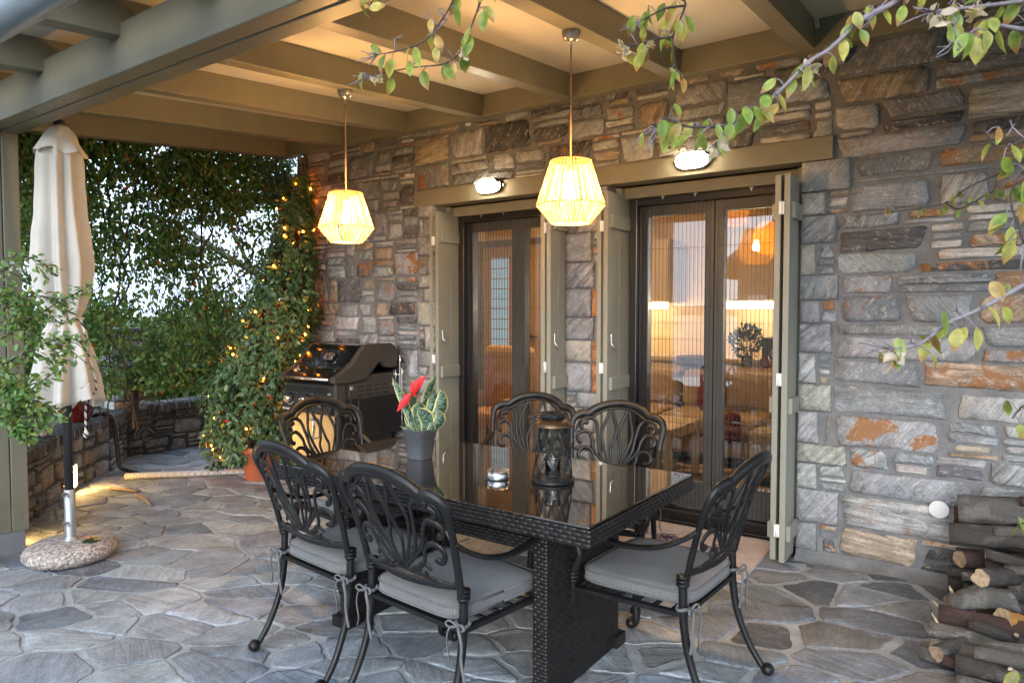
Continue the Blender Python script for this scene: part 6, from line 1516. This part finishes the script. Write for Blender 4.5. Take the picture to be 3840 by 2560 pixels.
mb = MB(); mb.box((-2.72, 1.0, .455), (-2.05, 1.72, .485)); inroom(mb, 'table_top', M_oak, ct, c0, .006)
for x in (-2.68, -2.09):
    for y in (1.04, 1.68): mb = MB(); mb.box((x - .03, y - .03, 0), (x + .03, y + .03, .455)); inroom(mb, 'leg', M_oak, ct, c0, .004)
mb = MB(); mb.box((-2.68, 1.02, .39), (-2.09, 1.04, .454)); mb.box((-2.08, 1.04, .39), (-2.06, 1.68, .454)); inroom(mb, 'apron', M_oak, ct, c0)
nt = NT('cowhide'); co = nt.n('TexCoord').outputs['Object']; sp = nt.smooth(nt.noise(co, 3.6, 3, .5, .5), .47, .51)
mb = MB(); r = random.Random(3); pts = [(-2.0 + (1.15 + .16 * math.sin(3 * a + 1) + .1 * math.sin(7 * a)) * math.cos(a), 1.45 + (.92 + .1 * math.sin(5 * a)) * math.sin(a)) for a in [R(6 * k) for k in range(60)]]
mb.prism(pts, lambda u, v, h: V((u, v, h)), -.0115, -.004); tag(mb.build('cowhide_rug', nt.done(nt.n('BsdfPrincipled', {'Base Color': nt.mix(sp, (.40, .24, .12), (.018, .013, .011)), 'Roughness': .9}))), 'black and tan spotted cowhide rug inside the glazed door nearest the firewood', 'rug')
ac = thing('armchair', 'tan high-backed armchair beyond the glazed door beside the barbecue', 'armchair', (-3.9, 1.35, 0), R(0)); a0 = V((-3.9, 1.35, 0)); M_tan = pm('tan_leather', (.48, .28, .14), .5, var=.12, scale=8, bump=.1)
mb = MB(); mb.box((-4.28, 1.42, .25), (-3.72, 1.62, 1.09)); inroom(mb, 'chair_back', M_tan, ac, a0, .06)
mb = MB(); mb.box((-4.25, .98, .3), (-3.75, 1.45, .47)); inroom(mb, 'seat', M_tan, ac, a0, .05)
for x in (-4.36, -3.72): mb = MB(); mb.box((x, .95, .2), (x + .1, 1.5, .62)); inroom(mb, 'arm', M_tan, ac, a0, .04)
for x in (-4.3, -3.7):
    for y in (1.0, 1.55): mb = MB(); mb.tube([(x, y, 0), (x, y, .3)], .02, 8); inroom(mb, 'leg', M_idoor, ac, a0)
# vase, basket, toy lights on the counter behind the sofa
vs = thing('flower_vase', 'glass vase of dark leafy stems on the ledge behind the sofa', 'vase', (-2.02, 3.0, .86)); mb = MB(); mb.lathe([(.05, 0), (.055, .02), (.06, .12), (.055, .12), (.048, .02), (0, .015)], seg=20); mb.build('vase', M_clear, vs)
mb = MB(); r = random.Random(5)
for k in range(420): d = rdir(r); p = V((0, 0, .27)) + V((d.x * .17, d.y * .12, d.z * .16)) * r.random() ** .4; mb.leaf(p, (d + V((0, 0, .4))).normalized(), rdir(r), r.uniform(.03, .06), .03, jit((.03, .05, .02), r))
for k in range(9): mb.tube([(0, 0, .02), (r.uniform(-.1, .1), r.uniform(-.06, .06), .3)], .003, 5, col=(.03, .05, .02))
mb.build('stems', M_leaf, vs)
bs = thing('wicker_basket', 'low brown wicker basket on the ledge behind the sofa', 'basket', (-2.55, 3.02, .862)); mb = MB(); mb.lathe([(.2, 0), (.21, .01), (.22, .085), (.228, .09), (.22, .095), (.205, .09), (.195, .012), (0, .01)], seg=48, wob=lambda a, z: 1 + .012 * math.sin(a * 24 + z * 300)); mb.build('basket_body', pm('brown_wicker', (.14, .075, .035), .7, var=.4, scale=60, bump=.5), bs)
jr = thing('glass_jar', 'dark red glass jar beside the vase behind the sofa', 'jar', (-1.83, 3.0, .862)); mb = MB(); mb.lathe([(.04, 0), (.06, .02), (.062, .07), (.04, .1), (.035, .12)], seg=20); mb.build('jar_body', pm('red_jar_glass', (.10, .01, .015), .1, coat=.5), jr)
# inner lamps
def innerlamp(x, y, zc, prof, label, mat, e):
    t = thing('wicker_lamp', label, 'lamp', (x, y, zc)); mb = MB(); mb.lathe(prof, seg=36, wob=lambda a, z: 1 + .01 * math.sin(a * 30 + z * 200)); mb.build('shade', mat, t)
    mb = MB(); mb.tube([(0, 0, prof[-1][1]), (0, 0, 2.62 - zc)], .004, 6); mb.build('cord', M_black, t)
    mb = MB(); mb.lathe([(0, -.04), (.03, -.02), (.035, .0), (.02, .04), (0, .05)], seg=14); mb.build('bulb', e, t)
t_ = NT('rattan_glow'); co = t_.n('TexCoord').outputs['Object']; q = t_.noise(t_.mapping(co, (8, 8, 70)), 1.0, 3); cc = t_.mix(q, (.35, .16, .04), (.75, .42, .14)); M_ratt = t_.done(t_.n('MixShader', {0: .6, 1: t_.n('BsdfDiffuse', {'Color': cc}), 2: t_.n('BsdfTranslucent', {'Color': cc})}))
M_ib = emit('inner_bulb', (1.0, .55, .18), 130)
innerlamp(-1.58, 2.0, 2.07, [(.07, -.13), (.105, -.08), (.125, 0), (.105, .09), (.05, .15)], 'glowing amber rattan lamp hanging inside the glazed door nearest the firewood', M_ratt, emit('amber_bulb', (1.0, .45, .12), 26))
innerlamp(-2.20, 3.1, 2.46, [(.15, -.11), (.15, .10), (.02, .11)], 'brown woven drum lamp near the ceiling inside the glazed door nearest the firewood', M_ratt, emit('dim_bulb', (1.0, .62, .26), 14))
cl = thing('added_room_light', 'round unseen light added under the living room ceiling to brighten it', 'ceiling light', (-3.6, 1.7, 2.62)); mb = MB(); mb.lathe([(0, -.06), (.10, -.055), (.14, -.03), (.15, -.001)], seg=28); mb.build('diffuser', emit('added_room_glow', (1.0, .60, .26), 120), cl)  # added light, out of view, that lifts the brightness of the room
# ------------------------------------------------------------------ neighbour house seen only in the glass
nh = thing('neighbour_house', 'brown stone neighbouring house with a pitched roof mirrored in the door glass', 'house', (-3.4, -19, -2.8)); n0 = V((-3.4, -19, -2.8))
mb = MB(); poly = [(-6.7, -3), (-.1, -3), (-.1, 3.0), (-3.4, 5.6), (-6.7, 3.0)]; mb.prism(poly, lambda u, v, h: V((u, -18 - h, v)), 0, 9); inroom(mb, 'wall', mortarmat('neighbour_stone', (.26, .20, .165)), nh, n0)
mb = MB()
for s in (1, -1):
    P = [(-3.4, 5.75), (-3.4 + s * 4.0, 2.62), (-3.4 + s * 4.0, 2.82), (-3.4, 6.0)]; mb.prism(P, lambda u, v, h: V((u, -17.5 - h, v)), 0, 10)
inroom(mb, 'roof', pm('grey_eaves', (.20, .19, .19), .8), nh, n0)
for x in (-6.35, -5.2, -2.0):
    mb = MB(); mb.box((x, -17.98, .9), (x + .6, -17.93, 2.0)); w_ = inroom(mb, 'window', M_white, nh, n0)
    mb = MB(); mb.box((x + .06, -17.925, .97), (x + .54, -17.92, 1.93)); inroom(mb, 'pane', M_glass, w_, n0)

n2 = thing('neighbour_house', 'tall plain brown neighbouring building mirrored in the door glass', 'house', (-18, -19, -2.8)); n0 = V((-18, -19, -2.8))
mb = MB(); mb.box((-30, -20, -3), (-9.7, -18, 7.2)); inroom(mb, 'wall', mortarmat('neighbour_render', (.30, .21, .15)), n2, n0)
mb = MB(); mb.box((-30.5, -20.4, 7.2), (-9.4, -17.6, 7.5)); inroom(mb, 'roof', pm('brown_eaves', (.16, .12, .10), .8), n2, n0)
for x in (-24, -19.5, -15):
    for z in (.4, 3.8):
        mb = MB(); mb.box((x, -18.0, z), (x + 1.1, -17.94, z + 1.5)); w_ = inroom(mb, 'window', M_white, n2, n0)
        mb = MB(); mb.box((x + .08, -17.935, z + .08), (x + 1.02, -17.93, z + 1.42)); inroom(mb, 'pane', M_glass, w_, n0)

# ------------------------------------------------------------------ light, sky, camera
sc = bpy.context.scene
wd = bpy.data.worlds.new('World'); sc.world = wd; wd.use_nodes = True; nt = wd.node_tree; nt.nodes.clear()
sky = nt.nodes.new('ShaderNodeTexSky'); sky.sky_type = 'NISHITA'; sky.sun_disc = False; sky.sun_elevation = R(SUN_EL); sky.sun_rotation = R(SUN_ROT); sky.air_density = 1.0; sky.dust_density = 3.0; sky.ozone_density = 1.0; sky.altitude = 0
hs = nt.nodes.new('ShaderNodeHueSaturation'); hs.inputs['Saturation'].default_value = .5
bg = nt.nodes.new('ShaderNodeBackground'); bg.inputs['Strength'].default_value = SKY; wo = nt.nodes.new('ShaderNodeOutputWorld')
cl_ = nt.nodes.new('ShaderNodeMix'); cl_.data_type = 'RGBA'; cl_.blend_type = 'MIX'; cl_.inputs[0].default_value = .72; cl_.inputs[7].default_value = (6.4, 8.1, 10.4, 1)   # thin even cloud over the clear sky
nt.links.new(sky.outputs[0], hs.inputs['Color']); nt.links.new(hs.outputs[0], cl_.inputs[6]); nt.links.new(cl_.outputs[2], bg.inputs[0]); nt.links.new(bg.outputs[0], wo.inputs[0])
su = bpy.data.lights.new('evening_sun', 'SUN'); su.energy = SUN; su.angle = R(50); su.color = (.93, .97, 1.0)
so_ = bpy.data.objects.new('evening_sun', su); C.objects.link(so_)
d = V((math.sin(R(SUN_ROT)) * math.cos(R(SUN_EL)), math.cos(R(SUN_ROT)) * math.cos(R(SUN_EL)), math.sin(R(SUN_EL)))); so_.rotation_euler = d.to_track_quat('Z', 'Y').to_euler(); so_.location = (0, -8, 8)
cam = bpy.data.cameras.new('camera'); co_ = bpy.data.objects.new('camera', cam); C.objects.link(co_)
cam.sensor_width = 36; cam.lens = 36 * 2566.8 / 3840; cam.clip_end = 9000; cam.clip_start = .02
yaw, pit = -0.603467, 0.0411709
f = V((math.sin(yaw) * math.cos(pit), math.cos(yaw) * math.cos(pit), -math.sin(pit)))
co_.location = (0, -4.23, 1.42); co_.rotation_euler = f.to_track_quat('-Z', 'Y').to_euler()
cam.dof.use_dof = True; cam.dof.focus_distance = 4.2; cam.dof.aperture_fstop = 11
sc.camera = co_
sc.view_settings.view_transform = 'Standard'; sc.view_settings.look = 'None'; sc.view_settings.exposure = EXPO; sc.view_settings.gamma = 1
sc.cycles.use_denoising = True; sc.cycles.max_bounces = 10; sc.cycles.transparent_max_bounces = 24; sc.cycles.sample_clamp_indirect = 6; sc.cycles.caustics_reflective = False; sc.cycles.caustics_refractive = False
sc.render.engine = 'CYCLES'; sc.render.filter_size = 1.15
